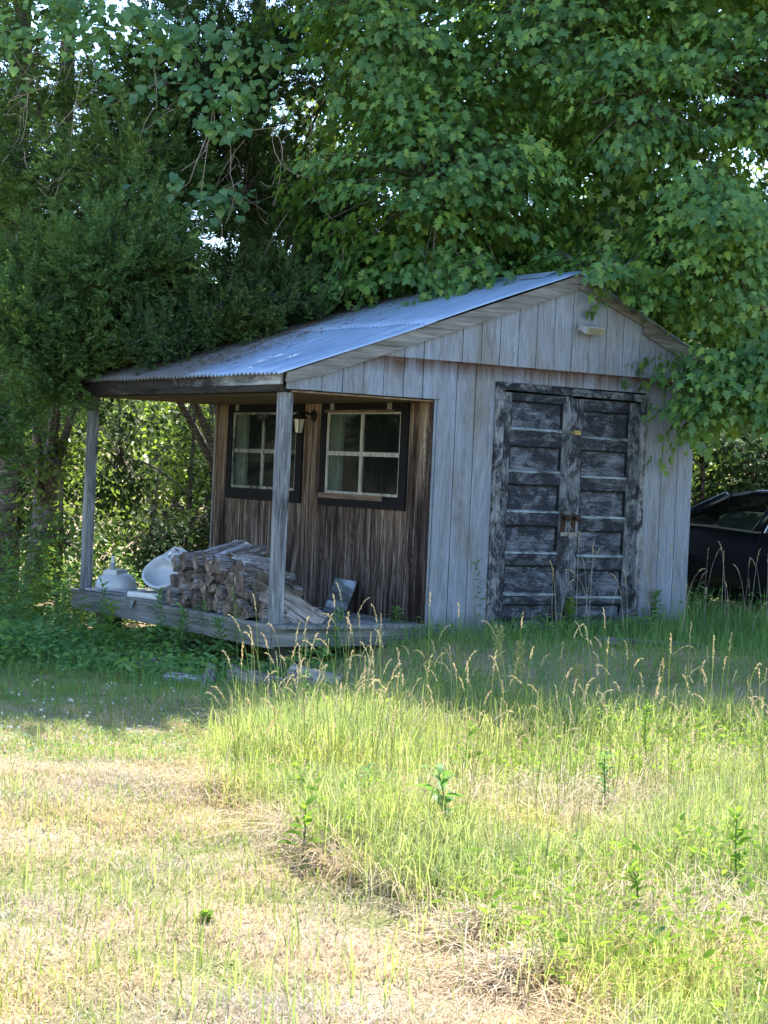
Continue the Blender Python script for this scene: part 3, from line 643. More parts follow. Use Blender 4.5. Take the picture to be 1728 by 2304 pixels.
tops = [('dark square ended log at the upper left corner of the woodpile', (-1.36, 1.80, DZ+.385), .44, .078, 'wedge', 20, 2, -6),
        ('pale ragged log lying highest on the left of the woodpile', (-1.22, 1.42, DZ+.52), .52, .088, 'slab', 8, -14, 14),
        ('pale furrowed log on top, just right of the highest one', (-1.2, 1.14, DZ+.50), .50, .092, 'half', -20, -16, 10),
        ('dark log with splintered end tucked under the two highest logs', (-1.30, 1.36, DZ+.435), .46, .075, 'wedge', 60, 3, 4),
        ('ribbed brown log lying on top with its long side to the viewer', (-1.22, .98, DZ+.455), .52, .075, 'slab', -25, 4, -6),
        ('square cut brown log end on top in the middle of the woodpile', (-1.28, .84, DZ+.40), .44, .085, 'wedge', 100, 0, 4),
        ('long grey log on top sloping down toward the porch post', (-1.22, .66, DZ+.375), .54, .080, 'half', -30, 10, -12),
        ('long log lying on the right shoulder of the pile, behind the post', (-1.2, .50, DZ+.27), .50, .075, 'wedge', 140, 9, -10),
        ('brown log sloping down to the deck just left of the post', (-1.30, .34, DZ+.15), .54, .085, 'wedge', 200, 16, -10),
        ('dark bark covered log lying lowest at the right foot of the pile', (-1.27, .26, DZ+.075), .50, .080, 'half', -70, 3, -8)]
for a in tops: log(a[0], a[1], a[2]*.84, a[3]*1.04, *a[4:])
log('big grey bark slab leaning at the front of the pile, left of the post', (-1.36, .24, DZ+.30), .38, .10, 'half', -55, 26, -18)
log('big rough bark log fallen against the right side of the post', (-1.22, .20, DZ+.155), .56, .105, 'half', -60, 31, -16)
log('short stub of brown wood lying on the deck by the wall', (-.42, 1.72, DZ+.05), .30, .06, 'wedge', 30, 0, 70)
# -- upturned sink
sink = thing('upturned_sink', 'white oval sink lying upside down on the porch with its drain pipe up', 'sink', (-1.245, 3.66, DZ))
rm = MB(); rm.lathe([(.25, .0), (.285, .004), (.29, .012), (.27, .020), (.20, .022)], n=36, sx=.95, sy=1.05, power=2.4); rm.build('rim', MAT['porcelain'], sink, smooth=True)
bw = MB(); bw.lathe([(.205, .02), (.208, .05), (.198, .10), (.172, .145), (.125, .175), (.07, .188), (.0, .19)], n=36, sx=.92, sy=1.0, power=2.3); bw.build('bowl', MAT['porcelain'], sink, smooth=True)
bx = MB(); bx.prism([(-.02, .10), (-.02, .215), (.12, .225), (.17, .20), (.19, .10)], -.1, .1, axis='x')
bx.v = [(v[0]-.02, v[1]*.8-.06, v[2]) for v in bx.v]; bx.build('overflow_housing', MAT['porcelain'], sink, jit=.002)
dp = MB(); dp.lathe([(.03, .19), (.03, .205), (.026, .21), (.026, .27), (.033, .272), (.033, .285)], (-.03, .03, 0), n=14); dp.build('tailpiece', MAT['greypipe'], sink)
dp = MB(); dp.lathe([(.019, .285), (.019, .352)], (-.03, .03, 0), n=12); dp.build('drain_pipe', MAT['pvc'], sink)
sink.rotation_euler = (0, 0, R(30))
# -- tilted sink with tap
s2 = thing('tilted_sink', 'white basin with a chrome tap tipped on its side against the woodpile', 'sink', (-1.20, 2.72, DZ+.02))
b = MB(); n = 36
prof = [(.0, .02), (.10, .012), (.19, .045), (.235, .10), (.25, .165), (.262, .178), (.285, .18), (.30, .172), (.298, .15), (.275, .10), (.225, .02), (.12, -.035), (.0, -.04)]
b.lathe(prof, n=n, sx=1.0, sy=.80, power=2.3); basin = b.build('basin', MAT['porcelain'], s2, smooth=True)
b = MB(); b.prism([(-.24, .12), (.24, .12), (.21, .30), (.10, .345), (-.10, .345), (-.21, .30)], .135, .181, axis='z'); b.build('tap_ledge', MAT['porcelain'], s2)
for k in (-1, 0, 1):
    b = MB(); b.lathe([(.009, 0), (.009, .004)], n=10); b.v = [(v[0]+.032*k, .186-v[2]*.9, .125+v[1]) for v in b.v]; b.build('overflow_hole', MAT['hole'], basin)
b = MB(); b.tube([(0, .265, .18), (0, .265, .235), (0, .25, .275), (0, .21, .295), (0, .165, .285), (0, .145, .25)], [.017, .016, .015, .014, .013, .013], 10); b.build('tap', MAT['chrome'], s2, smooth=True)
for k in (-.12, .12):
    b = MB(); b.lathe([(.024, 0), (.024, .01), (.016, .02), (.02, .05), (.0, .055)], (k, .265, .18), n=12); b.build('tap_handle', MAT['chrome'], s2, smooth=True)
# stand it on its front edge: local +y (tap side) points up and to the right, local +z (opening) up-left toward the viewer
ly = nrm(np.array(.70*RT+.66*np.array([0, 0, 1])+.28*FW)); lz0 = -.55*RT+.55*np.array([0, 0, 1])-.62*FW
lx = nrm(np.cross(ly, lz0)); lz = np.cross(lx, ly)
s2.rotation_euler = Matrix(((lx[0], ly[0], lz[0]), (lx[1], ly[1], lz[1]), (lx[2], ly[2], lz[2]))).to_euler()
s2.location = tuple(np.array([-1.10, 2.76, DZ+.165])); s2.scale = (.86, .86, .86)
# -- odds and ends on the deck
mb = MB(); mb.tube([(-.0, 0, 0), (.0, -.22, .0), (.0, -.44, .002)], .033, 12); o = mb.build('plastic_pipe', MAT['pvc'], loc=(-1.505, 2.80, DZ+.034), smooth=False); tag(o, 'short pale pipe lying along the porch edge in front of the sinks', 'pipe'); o.rotation_euler = (0, 0, R(14))
mb = MB(); mb.box(-.07, .07, -.5, .5, 0, .018); o = mb.build('loose_board', MAT['deck'], loc=(-1.42, 3.22, DZ+.002), jit=.002); tag(o, 'thin grey board lying flat on the far end of the porch', 'board'); o.rotation_euler = (0, 0, R(6))
mb = MB(); mb.box(-.05, .05, -.36, .36, 0, .014); o = mb.build('loose_board', MAT['deck'], loc=(-1.515, 2.42, DZ+.002), jit=.002); tag(o, 'pale thin strip of wood on the porch edge below the woodpile', 'board'); o.rotation_euler = (0, 0, R(3))
mb = MB(); mb.add([(0, 0, 0), (0, -.10, .0), (-.012, -.035, -.10), (.012, 0, 0), (.012, -.10, 0), (.0, -.035, -.10)], [(0, 1, 2), (3, 5, 4), (0, 3, 4, 1), (1, 4, 5, 2), (2, 5, 3, 0)])
o = mb.build('wood_splinter', MAT['ledge'], loc=(-1.565, 2.66, DZ-.002)); tag(o, 'small pale pointed splinter hanging over the porch edge', 'splinter')
mb = MB(); mb.prism([(1.40, -.0), (1.02, -.0), (1.04, .29), (1.43, .30)], -.0025, .0025, axis='x')
mb.v = [(v[0]+(-.20)*(1-v[2]/.30), v[1]-.10*(1-v[2]/.3), v[2]) for v in mb.v]
o = mb.build('glass_sheet', MAT['sheetglass'], loc=(-.028, .03, DZ+.001)); tag(o, 'grey sheet of glass leaning against the brown porch wall', 'glass')
for k, (x, y, L, rz) in enumerate(((-.30, 1.55, .5, 20), (-.22, 1.78, .42, 75))):
    mb = MB(); mb.box(-L/2, L/2, -.02, .02, 0, .012); o = mb.build('wood_scrap', MAT['split'], loc=(x, y, DZ+.004+.013*k), jit=.002); o.rotation_euler = (0, 0, R(rz)); tag(o, ['thin wood strip lying on the deck, nearest the glass sheet', 'thin wood strip lying on the deck close to the brown wall, under the stub'][k], 'wood strip')

# ================================================================== CAR
car = thing('parked_car', 'dark navy car parked in the shade behind the right side of the shed', 'car')
def car_section(x):     # half-width/height outline at station x (rear 0 .. front 4.4)
    pass
CL, CW = 4.45, .86
st = np.array([0, .12, .5, .95, 1.35, 1.7, 2.1, 2.5, 2.9, 3.3, 3.8, 4.25, 4.45])
top = np.array([.66, .82, .90, .93, .93, .92, .91, .90, .89, .86, .80, .70, .52])
wid = np.array([.70, .80, .84, .86, .87, .87, .87, .87, .87, .86, .84, .78, .62])
bot = np.array([.34, .26, .22, .20, .18, .18, .18, .18, .18, .18, .2, .24, .30])
V = []; ring = 12
for x, t, w_, b_ in zip(st, top, wid, bot):
    h = t-b_
    prof = [(-w_*.80, b_), (-w_*.97, b_+.14*h), (-w_, b_+.45*h), (-w_*.985, b_+.72*h), (-w_*.93, t-.02), (-w_*.80, t)]
    prof += [(-a, b) for a, b in prof[::-1]]
    V += [(x, a, b) for a, b in prof]
F = [(j*ring+i, j*ring+(i+1) % ring, (j+1)*ring+(i+1) % ring, (j+1)*ring+i) for j in range(len(st)-1) for i in range(ring)]+[tuple(range(ring)), tuple(range((len(st)-1)*ring, len(st)*ring))]
mb = MB(); mb.add(V, F); body = mb.build('body', MAT['carpaint'], car, smooth=True)
# greenhouse: pillars and roof as a shell with glass set in
def bar(mb, pts, w, n=6): mb.tube(pts, w, n)
side = lambda x, z, s: (x, s*(.80-.26*max(0, z-.90)/.48*.9), z)
rfb = MB()
xr = np.array([1.15, 1.45, 1.85, 2.2, 2.55, 2.85]); zr = np.array([1.28, 1.345, 1.375, 1.375, 1.34, 1.27])
V = []
for x, z in zip(xr, zr):
    y0 = .56
    V += [(x, -y0-.03, z-.045), (x, -y0+.10, z), (x, 0, z+.012), (x, y0-.10, z), (x, y0+.03, z-.045), (x, y0-.02, z-.07), (x, 0, z-.03), (x, -y0+.02, z-.07)]
F = [(j*8+i, j*8+(i+1) % 8, (j+1)*8+(i+1) % 8, (j+1)*8+i) for j in range(5) for i in range(8)]+[tuple(range(8)), tuple(range(40, 48))]
rfb.add(V, F); rfb.build('roof', MAT['carpaint'], car, smooth=True)
for s in (-1, 1):
    p = MB(); bar(p, [(.50, s*.72, .89), (.85, s*.67, 1.08), (1.15, s*.585, 1.255)], [.075, .065, .05], 8); p.build('pillar', MAT['carpaint'], car, smooth=True)
    p = MB(); bar(p, [(1.72, s*.78, .915), (1.78, s*.69, 1.1), (1.84, s*.60, 1.33)], [.058, .05, .045], 8); p.build('pillar', MAT['carpaint'], car, smooth=True)
    p = MB(); bar(p, [(3.25, s*.76, .87), (3.02, s*.67, 1.08), (2.83, s*.58, 1.26)], [.045, .04, .04], 8)
    p.build('pillar', MAT['carpaint'], car, smooth=True)
    q = MB(); pts = [(.68, .92, .765), (1.70, .925, .785), (1.74, 1.30, .615), (1.42, 1.285, .615), (1.15, 1.215, .635)]
    q.add([(x, s*y, z) for x, z, y in pts]+[(x, s*(y-.006), z) for x, z, y in pts], [(0, 1, 2, 3, 4), (5, 6, 7, 8, 9)]+[(i, (i+1) % 5, (i+1) % 5+5, i+5) for i in range(5)]); q.build('quarter_window', MAT['carglass'], car)
    q = MB(); pts = [(1.86, .925, .785), (3.18, .895, .765), (2.84, 1.24, .605), (1.94, 1.31, .61)]
    q.add([(x, s*y, z) for x, z, y in pts]+[(x, s*(y-.006), z) for x, z, y in pts], [(0, 1, 2, 3), (4, 5, 6, 7)]+[(i, (i+1) % 4, (i+1) % 4+4, i+4) for i in range(4)]); q.build('door_window', MAT['carglass'], car)
    t = MB(); t.tube([(1.835, s*.80, .925), (1.88, s*.72, 1.12), (1.925, s*.63, 1.30), (2.0, s*.615, 1.335)], .011, 6); t.tube([(1.15, s*.612, 1.262), (1.45, s*.60, 1.325), (1.85, s*.605, 1.355), (2.3, s*.605, 1.355), (2.8, s*.605, 1.26)], .009, 6); t.tube([(.62, s*.79, .918), (1.2, s*.815, .93), (1.80, s*.815, .925)], .010, 6); t.build('window_strip', MAT['carchrome'], car)
    d = MB(); d.tube([(1.80, s*.872, .30), (1.795, s*.878, .6), (1.82, s*.838, .90)], .006, 5); d.build('door_seam', MAT['rubber'], car)
    for x in (.86, 3.55):
        wv = MB(); wv.lathe([(.19, -.09), (.30, -.10), (.315, -.05), (.315, .05), (.30, .10), (.19, .09)], n=26); wv.v = [(v[0]+x, s*.79+v[2], v[1]+.315) for v in wv.v]; wh = wv.build('wheel', MAT['rubber'], car, smooth=False)
        wv = MB(); wv.lathe([(.0, -.06), (.19, -.07), (.19, .07), (.0, .08)], n=18); wv.v = [(v[0]+x, s*.80+v[2], v[1]+.315) for v in wv.v]; wv.build('rim', MAT['carchrome'], wh)
    se = MB(); se.lathe([(.0, .0), (.22, .0), (.25, .2), (.23, .42), (.15, .50), (.0, .52)], (2.0, s*.36, .60), n=14, sx=.35, sy=1.); se.build('seat', MAT['carseat'], car, smooth=True)
se = MB(); se.lathe([(.0, .0), (.5, .0), (.52, .18), (.46, .36), (.3, .42), (.0, .43)], (1.02, 0, .66), n=20, sx=.35, sy=1.1); se.build('rear_seat', MAT['carseat'], car, smooth=True)
q = MB(); q.add([(.62, -.66, .93), (.62, .66, .93), (1.14, .55, 1.27), (1.14, -.55, 1.27), (.615, -.66, .925), (.615, .66, .925), (1.135, .55, 1.265), (1.135, -.55, 1.265)], [(0, 1, 2, 3), (4, 5, 6, 7), (0, 1, 5, 4), (1, 2, 6, 5), (2, 3, 7, 6), (3, 0, 4, 7)]); q.build('rear_window', MAT['carglass'], car)
q = MB(); q.add([(3.28, -.68, .885), (3.28, .68, .885), (2.86, .55, 1.26), (2.86, -.55, 1.26), (3.275, -.68, .88), (3.275, .68, .88), (2.855, .55, 1.255), (2.855, -.55, 1.255)], [(0, 1, 2, 3), (4, 5, 6, 7), (0, 1, 5, 4), (1, 2, 6, 5), (2, 3, 7, 6), (3, 0, 4, 7)]); q.build('windscreen', MAT['carglass'], car)
ca = R(50); ax = math.cos(ca)*RT-math.sin(ca)*FW; side_n = np.cross([0, 0, 1], ax)
anchor = W(20.0, 3.13, 0)       # where the rear tip of the side glass stands (local x=.68 on the near side, y=-.765)
car_loc = anchor-ax*.68+side_n*.765
car.rotation_euler = (0, R(2.5), math.atan2(ax[1], ax[0])); car.location = (car_loc[0], car_loc[1], -.01)

# ================================================================== TREES
def bez(p0, p1, p2, n):
    t = np.linspace(0, 1, n)[:, None]; return (1-t)**2*p0+2*t*(1-t)*p1+t*t*p2
def nz3(P, f=1.3, seed=0):
    a = P*f; return np.sin(a[:, 0]*1.3+seed+1.7*np.sin(a[:, 1]*.9+seed))+np.sin(a[:, 1]*1.1+2.1*seed+1.3*np.sin(a[:, 2]*1.2))+np.sin(a[:, 2]*1.5-seed+1.5*np.sin(a[:, 0]*.8))
def lobe_points(lobe, n, seed, hollow=.45, cut=-.9):
    s, l, z, rs, rl, rz = lobe
    d = nrm(rng.normal(0, 1, (n*2, 3))); r = hollow+(1-hollow)*rng.random(n*2)**.6
    off = d*r[:, None]*np.array([rs, rl, rz])*(1+.16*nz3(d*2.4, 1.5, seed))[:, None]
    C = W(s, l, z)
    P = C+off[:, :1]*FW+off[:, 1:2]*RT+off[:, 2:]*np.array([0, 0, 1.])
    k = nz3(P, 1.7, seed) > cut
    O = nrm(d[:, :1]*FW/rs+d[:, 1:2]*RT/rl+d[:, 2:]*np.array([0, 0, 1.])/rz)
    P, O = P[k][:n], O[k][:n]
    clear = ~((P[:, 0] > -1.7) & (P[:, 0] < 3.35) & (P[:, 1] > -.2) & (P[:, 1] < 4.2) & (P[:, 2] < 3.3-np.abs(P[:, 0]-1.5)*.38+.05) & (P[:, 2] > -1))
    return P[clear], O[clear]
UP = np.array([0, 0, 1.])
def XY(x, y, z): s_, l_ = SL(x, y); return (float(s_), float(l_), z)
def leaves(P, O, per, spread, size, tmpl, droop=.5, flat=.04, face=.7):
    n = len(P)*per
    c = np.repeat(P, per, 0); o = np.repeat(nrm(O*np.array([1, 1, .35])+rng.normal(0, .2, O.shape)), per, 0)
    sd = nrm(np.cross(o, UP)); t = rng.uniform(-1, 1, n)
    lat = rng.normal(0, .42, n)*(1-.45*np.maximum(t, 0))
    p = c+o*(t*spread)[:, None]+sd*(lat*spread)[:, None]+UP*(rng.normal(0, flat, n)-droop*.35*spread*np.maximum(t, -.3)**2-.12*np.abs(lat)*spread)[:, None]
    tip = nrm(o*rng.uniform(.1, .9, n)[:, None]-UP*rng.uniform(.25, 1.1, n)[:, None]*(.4+droop)+sd*(lat*1.1+rng.normal(0, .35, n))[:, None])
    nn = UP*.75+o*face+rng.normal(0, .22, (n, 3))
    sc = size*rng.uniform(.5, 1.3, n)
    return scatter(tmpl[0], tmpl[1], p, frames(tip, nn), sc)
def twigs(C, P, O, r, n=4, frac=1.):
    parts = []
    for p, o in zip(P, O):
        if random.random() > frac: continue
        q = bez(C, C+(p-C)*.5+np.array([0, 0, .12])+rng.normal(0, .06, 3), p+o*.12, n); v, f = tube_np(q, np.linspace(r, r*.25, n), 3); parts.append((v, np.array(f)))
    return parts
def tree(name, label, cat, base_sl, height, r0, lobes, leaf, bark, group=None, lean=(0, 0), bare=0, tfrac=1.):
    """lobes: (s,l,z,rs,rl,rz, clusters, per, spread, size, droop)"""
    b = W(*base_sl, 0); b[2] = gz(b[0], b[1])-.1
    root = thing(name, label, cat, tuple(b), group)
    tp = b+np.array([lean[0], lean[1], height]); k = 10
    tr = bez(b, b+np.array([lean[0]*.2, lean[1]*.2, height*.5])+rng.normal(0, .12, 3)*np.array([1, 1, 0]), tp, k)
    rad = np.linspace(r0, r0*.3, k); rad[0] *= 1.35
    wood_ = []; v, f = tube_np(tr, rad, 9); wood_.append((v, np.array(f))); leafp = []
    for i, lb in enumerate(lobes):
        C = W(*lb[:3])
        P, O = lobe_points(lb[:6], lb[6], 1.3*i+len(name), cut=lb[11] if len(lb) > 11 else -.9)
        tz = np.clip(C[2]-.55*np.linalg.norm((C-b)[:2])*.6, b[2]+.9, tp[2]-.2); j = int(np.clip((tz-b[2])/height*(k-1), 1, k-2))
        q = bez(tr[j], (tr[j]+C)/2+np.array([0, 0, .25]), C, 7); v, f = tube_np(q, np.linspace(rad[j]*.5, .014, 7), 5); wood_.append((v, np.array(f)))
        wood_ += twigs(C, P, O, .010, 4, tfrac)
        leafp.append(leaf(P, O, *lb[7:11]))
    V, Fs = join(wood_); np_mesh('trunk', V-b, Fs, bark, root, smooth=True)
    V, Fs = join(leafp)
    return root, V-b, Fs, b
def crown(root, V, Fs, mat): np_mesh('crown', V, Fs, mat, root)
f_maple = lambda P, O, per, spread, size, droop: leaves(P, O, int(per*2.0), spread*1.12, size, MAPLE, droop)
f_kite = lambda P, O, per, spread, size, droop: leaves(P, O, per, spread, size, KITE, droop, .09)
def f_cedar(P, O, per, spread, size, droop):
    n = len(P)*per; c = np.repeat(P, per, 0); o = np.repeat(nrm(O*np.array([1, 1, .6])+UP*.15), per, 0)
    t = rng.uniform(-1, 1, n); sd = nrm(np.cross(o, UP)); lat = rng.normal(0, .28, n)*(1.1-t)*.6
    p = c+o*(t*spread)[:, None]+sd*(lat*spread)[:, None]+UP*(rng.normal(0, .06, n)+.10*spread*t*t-droop*spread*np.abs(t)*.4)[:, None]
    tip = nrm(o*1.+UP*rng.normal(.25, .35, n)[:, None]+sd*(lat*1.6+rng.normal(0, .35, n))[:, None]); nn = UP+rng.normal(0, .6, (n, 3))
    Fm = frames(tip, nn); sc = size*rng.uniform(.6, 1.25, n); parts = []
    for k in range(3):
        m = slice(k, None, 3); parts.append(scatter(CEDAR[k][0], CEDAR[k][1], p[m], Fm[m], sc[m]))
    V, Fs = join(parts); return V, np.concatenate(Fs)

# -- the big maple behind the shed
mapl = [(21.5, 1.3, 3.62, .5, .85, .40, 70, 22, .38, .084, .6), (22.0, 1.9, 6.1, .6, .75, .6, 60, 20, .40, .084, .6), (21.8, .9, 5.3, .6, .8, .6, 50, 20, .40, .084, .6), (22.2, 2.0, 4.35, .5, .65, .6, 60, 20, .40, .084, .6), (*XY(1.75, -.30, 3.16), .12, .30, .16, 12, 18, .22, .084, .9), (*XY(2.25, -.30, 3.02), .14, .30, .18, 14, 18, .22, .084, .9), (*XY(2.0, .5, 3.28), .3, .4, .14, 20, 18, .26, .084, .7), (*XY(2.7, .3, 2.95), .3, .35, .18, 20, 18, .26, .084, .7), (*XY(1.1, 1.1, 3.24), .22, .3, .10, 12, 18, .24, .084, .7), (*XY(.9, 2.6, 3.22), .40, .50, .22, 40, 22, .30, .084, .7), (*XY(1.35, 1.9, 3.36), .35, .40, .16, 26, 22, .28, .084, .7), (21.8, 1.9, 5.6, .8, 1.4, .7, 80, 22, .42, .088, .6), (21.0, .6, 4.6, .7, 1.1, .8, 80, 22, .42, .088, .6), (20.0, .2, 5.4, .8, .9, .8, 70, 22, .42, .088, .6), (20.5, 3.4, 5.9, .9, 1.0, .7, 60, 22, .42, .088, .6), (18.5, .45, 4.15, 1.0, 1.15, 1.05, 150, 26, .42, .084, .6), (18.7, -.15, 5.9, 1.0, 1.1, .9, 95, 24, .42, .084, .6),
        (18.9, 1.7, 5.9, 1.1, 1.3, .85, 110, 24, .42, .084, .6), (19.6, 1.2, 3.45, .8, .9, .32, 60, 22, .36, .088, .6),
        (20.6, 2.3, 4.6, 1.0, 1.2, 1.1, 90, 22, .42, .084, .6), (18.9, .1, 3.35, .45, .45, .30, 26, 24, .32, .12, .6),
        (18.2, 2.15, 3.62, .55, .55, .40, 50, 24, .32, .12, .7), (18.0, 2.25, 4.9, .7, .75, .75, 70, 24, .4, .084, .7),
        (21.5, 1.0, 8.6, 2.2, 2.6, 1.8, 84, 24, .6, .22, .5, -.6), (19.3, .6, 7.3, 1.3, 1.6, .9, 60, 24, .55, .19, .5, -.6), (21.6, 3.4, 8.2, 1.9, 2.0, 1.8, 60, 24, .6, .22, .5, -.6)]
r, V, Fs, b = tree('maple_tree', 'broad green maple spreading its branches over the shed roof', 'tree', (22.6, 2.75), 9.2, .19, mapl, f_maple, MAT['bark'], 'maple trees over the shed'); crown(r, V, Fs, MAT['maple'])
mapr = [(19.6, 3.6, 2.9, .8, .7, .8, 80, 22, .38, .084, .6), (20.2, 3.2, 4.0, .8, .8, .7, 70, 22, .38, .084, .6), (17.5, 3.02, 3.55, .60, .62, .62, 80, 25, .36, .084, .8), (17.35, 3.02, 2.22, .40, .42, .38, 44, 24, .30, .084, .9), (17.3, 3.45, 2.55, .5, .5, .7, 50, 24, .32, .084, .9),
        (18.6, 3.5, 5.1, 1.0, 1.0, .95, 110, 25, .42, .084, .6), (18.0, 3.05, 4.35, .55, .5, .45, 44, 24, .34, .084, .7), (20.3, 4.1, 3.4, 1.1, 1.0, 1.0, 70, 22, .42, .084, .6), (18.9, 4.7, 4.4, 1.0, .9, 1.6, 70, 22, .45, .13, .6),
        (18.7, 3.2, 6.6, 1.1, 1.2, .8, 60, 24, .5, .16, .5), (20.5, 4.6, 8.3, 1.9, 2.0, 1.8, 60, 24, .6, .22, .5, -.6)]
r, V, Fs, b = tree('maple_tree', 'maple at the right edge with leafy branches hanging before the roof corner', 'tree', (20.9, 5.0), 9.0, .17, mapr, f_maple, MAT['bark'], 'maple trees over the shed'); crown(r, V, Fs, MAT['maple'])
# -- cedars on the left
ced = [(20.4, -2.95, 5.3, .9, .9, .8, 71, 16, .34, .17, .3, -.15), (20.9, -4.2, 5.6, .9, .9, .9, 60, 16, .34, .17, .3, -.15), (20.5, -3.3, 3.5, .8, .8, .6, 60, 16, .32, .16, .4, -.15), (21.2, -2.6, 3.9, .8, .8, 1.1, 60, 16, .32, .16, .4, -.15), (21.3, -4.6, 4., .7, .6, 1.0, 44, 16, .32, .16, .4, -.15),
       (*XY(-1.85, 3.95, 2.12), .30, .34, .36, 60, 16, .26, .15, .6, -1.5), (*XY(-1.5, 3.75, 2.42), .35, .4, .2, 50, 16, .26, .15, .5, -1.5), (*XY(-2.3, 3.9, 2.6), .4, .5, .35, 70, 16, .28, .15, .5, -1.5), (*XY(-2.5, 4.2, 1.7), .35, .4, .5, 60, 16, .28, .15, .5, -.6),
       (18.7, -2.72, 3.25, .65, .60, .45, 120, 16, .30, .17, .3), (18.9, -3.25, 2.35, .5, .42, .6, 130, 16, .28, .16, .5), (19.4, -3.6, 3.0, .6, .55, .6, 110, 15, .3, .17, .4), (20.6, -3.7, 4.5, .8, .9, 1.0, 120, 15, .34, .18, .4, -.2),
       (19.6, -2.75, 4.3, .8, .8, .55, 100, 15, .34, .18, .4), (21.0, -4.1, 2.4, .7, .6, 1.0, 80, 14, .3, .17, .4, -.1), (20.9, -3.4, 8.2, 1.8, 1.6, 2.2, 150, 15, .5, .36, .4)]
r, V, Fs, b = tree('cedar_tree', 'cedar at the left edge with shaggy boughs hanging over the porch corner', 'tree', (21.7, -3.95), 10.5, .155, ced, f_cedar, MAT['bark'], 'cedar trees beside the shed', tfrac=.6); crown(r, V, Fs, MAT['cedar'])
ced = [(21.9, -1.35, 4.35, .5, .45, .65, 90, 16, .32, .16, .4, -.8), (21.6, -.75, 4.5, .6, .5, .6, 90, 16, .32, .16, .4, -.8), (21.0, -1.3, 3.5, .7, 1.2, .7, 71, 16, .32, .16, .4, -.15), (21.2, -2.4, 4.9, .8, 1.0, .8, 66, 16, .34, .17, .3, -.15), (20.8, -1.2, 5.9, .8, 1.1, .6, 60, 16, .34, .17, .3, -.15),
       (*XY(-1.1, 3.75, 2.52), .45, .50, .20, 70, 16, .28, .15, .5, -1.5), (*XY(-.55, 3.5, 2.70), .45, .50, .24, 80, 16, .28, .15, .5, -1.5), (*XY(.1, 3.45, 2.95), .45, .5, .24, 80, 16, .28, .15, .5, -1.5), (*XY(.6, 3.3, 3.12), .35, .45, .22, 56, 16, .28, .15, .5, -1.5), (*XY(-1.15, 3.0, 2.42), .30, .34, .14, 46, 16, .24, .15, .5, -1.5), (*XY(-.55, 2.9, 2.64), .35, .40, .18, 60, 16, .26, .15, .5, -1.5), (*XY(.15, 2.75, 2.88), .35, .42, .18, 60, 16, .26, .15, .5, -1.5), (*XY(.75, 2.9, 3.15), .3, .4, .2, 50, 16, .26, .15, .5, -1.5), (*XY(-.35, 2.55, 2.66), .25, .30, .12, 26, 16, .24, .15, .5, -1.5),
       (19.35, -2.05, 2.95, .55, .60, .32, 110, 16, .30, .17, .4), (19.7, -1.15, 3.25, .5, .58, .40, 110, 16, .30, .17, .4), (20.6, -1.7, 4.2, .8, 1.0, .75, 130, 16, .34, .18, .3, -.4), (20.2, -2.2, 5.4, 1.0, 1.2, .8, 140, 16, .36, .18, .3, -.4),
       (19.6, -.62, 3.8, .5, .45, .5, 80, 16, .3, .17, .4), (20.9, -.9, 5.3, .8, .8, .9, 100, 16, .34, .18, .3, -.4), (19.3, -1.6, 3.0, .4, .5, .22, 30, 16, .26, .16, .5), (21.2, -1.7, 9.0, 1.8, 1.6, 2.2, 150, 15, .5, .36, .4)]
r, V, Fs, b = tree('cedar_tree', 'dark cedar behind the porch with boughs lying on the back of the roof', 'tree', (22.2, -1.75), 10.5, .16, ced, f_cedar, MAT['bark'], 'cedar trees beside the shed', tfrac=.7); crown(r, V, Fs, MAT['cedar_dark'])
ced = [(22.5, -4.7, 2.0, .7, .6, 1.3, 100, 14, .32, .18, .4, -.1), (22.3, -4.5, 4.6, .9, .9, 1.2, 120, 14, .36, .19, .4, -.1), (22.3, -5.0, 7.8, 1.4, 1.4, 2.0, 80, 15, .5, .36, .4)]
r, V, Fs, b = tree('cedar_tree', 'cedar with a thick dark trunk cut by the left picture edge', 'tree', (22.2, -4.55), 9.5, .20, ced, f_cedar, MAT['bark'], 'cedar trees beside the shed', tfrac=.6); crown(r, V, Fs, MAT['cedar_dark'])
# -- hanging bare twigs in the cedars
tw = []
for k in range(520):
    l = random.uniform(-4.2, -.4); s = random.uniform(19.2, 21.5); z = random.uniform(2.6, 5.8); L = random.uniform(.3, 1.0)
    p0 = W(s, l, z); d = RT*random.uniform(-.8, .8)+UP*random.uniform(-1., .35)+FW*random.uniform(-.4, .2)
    v, f = tube_np(bez(p0, p0+d*L*.5+rng.normal(0, .08, 3), p0+d*L, 6), np.linspace(.0055, .0022, 6), 3); tw.append((v, np.array(f)))
V, Fs = join(tw); o = np_mesh('dead_twigs', V, Fs, MAT['barkgrey'])
tag(o, 'tangle of bare grey dead twigs hanging among the cedar boughs', 'twigs', kind='stuff')
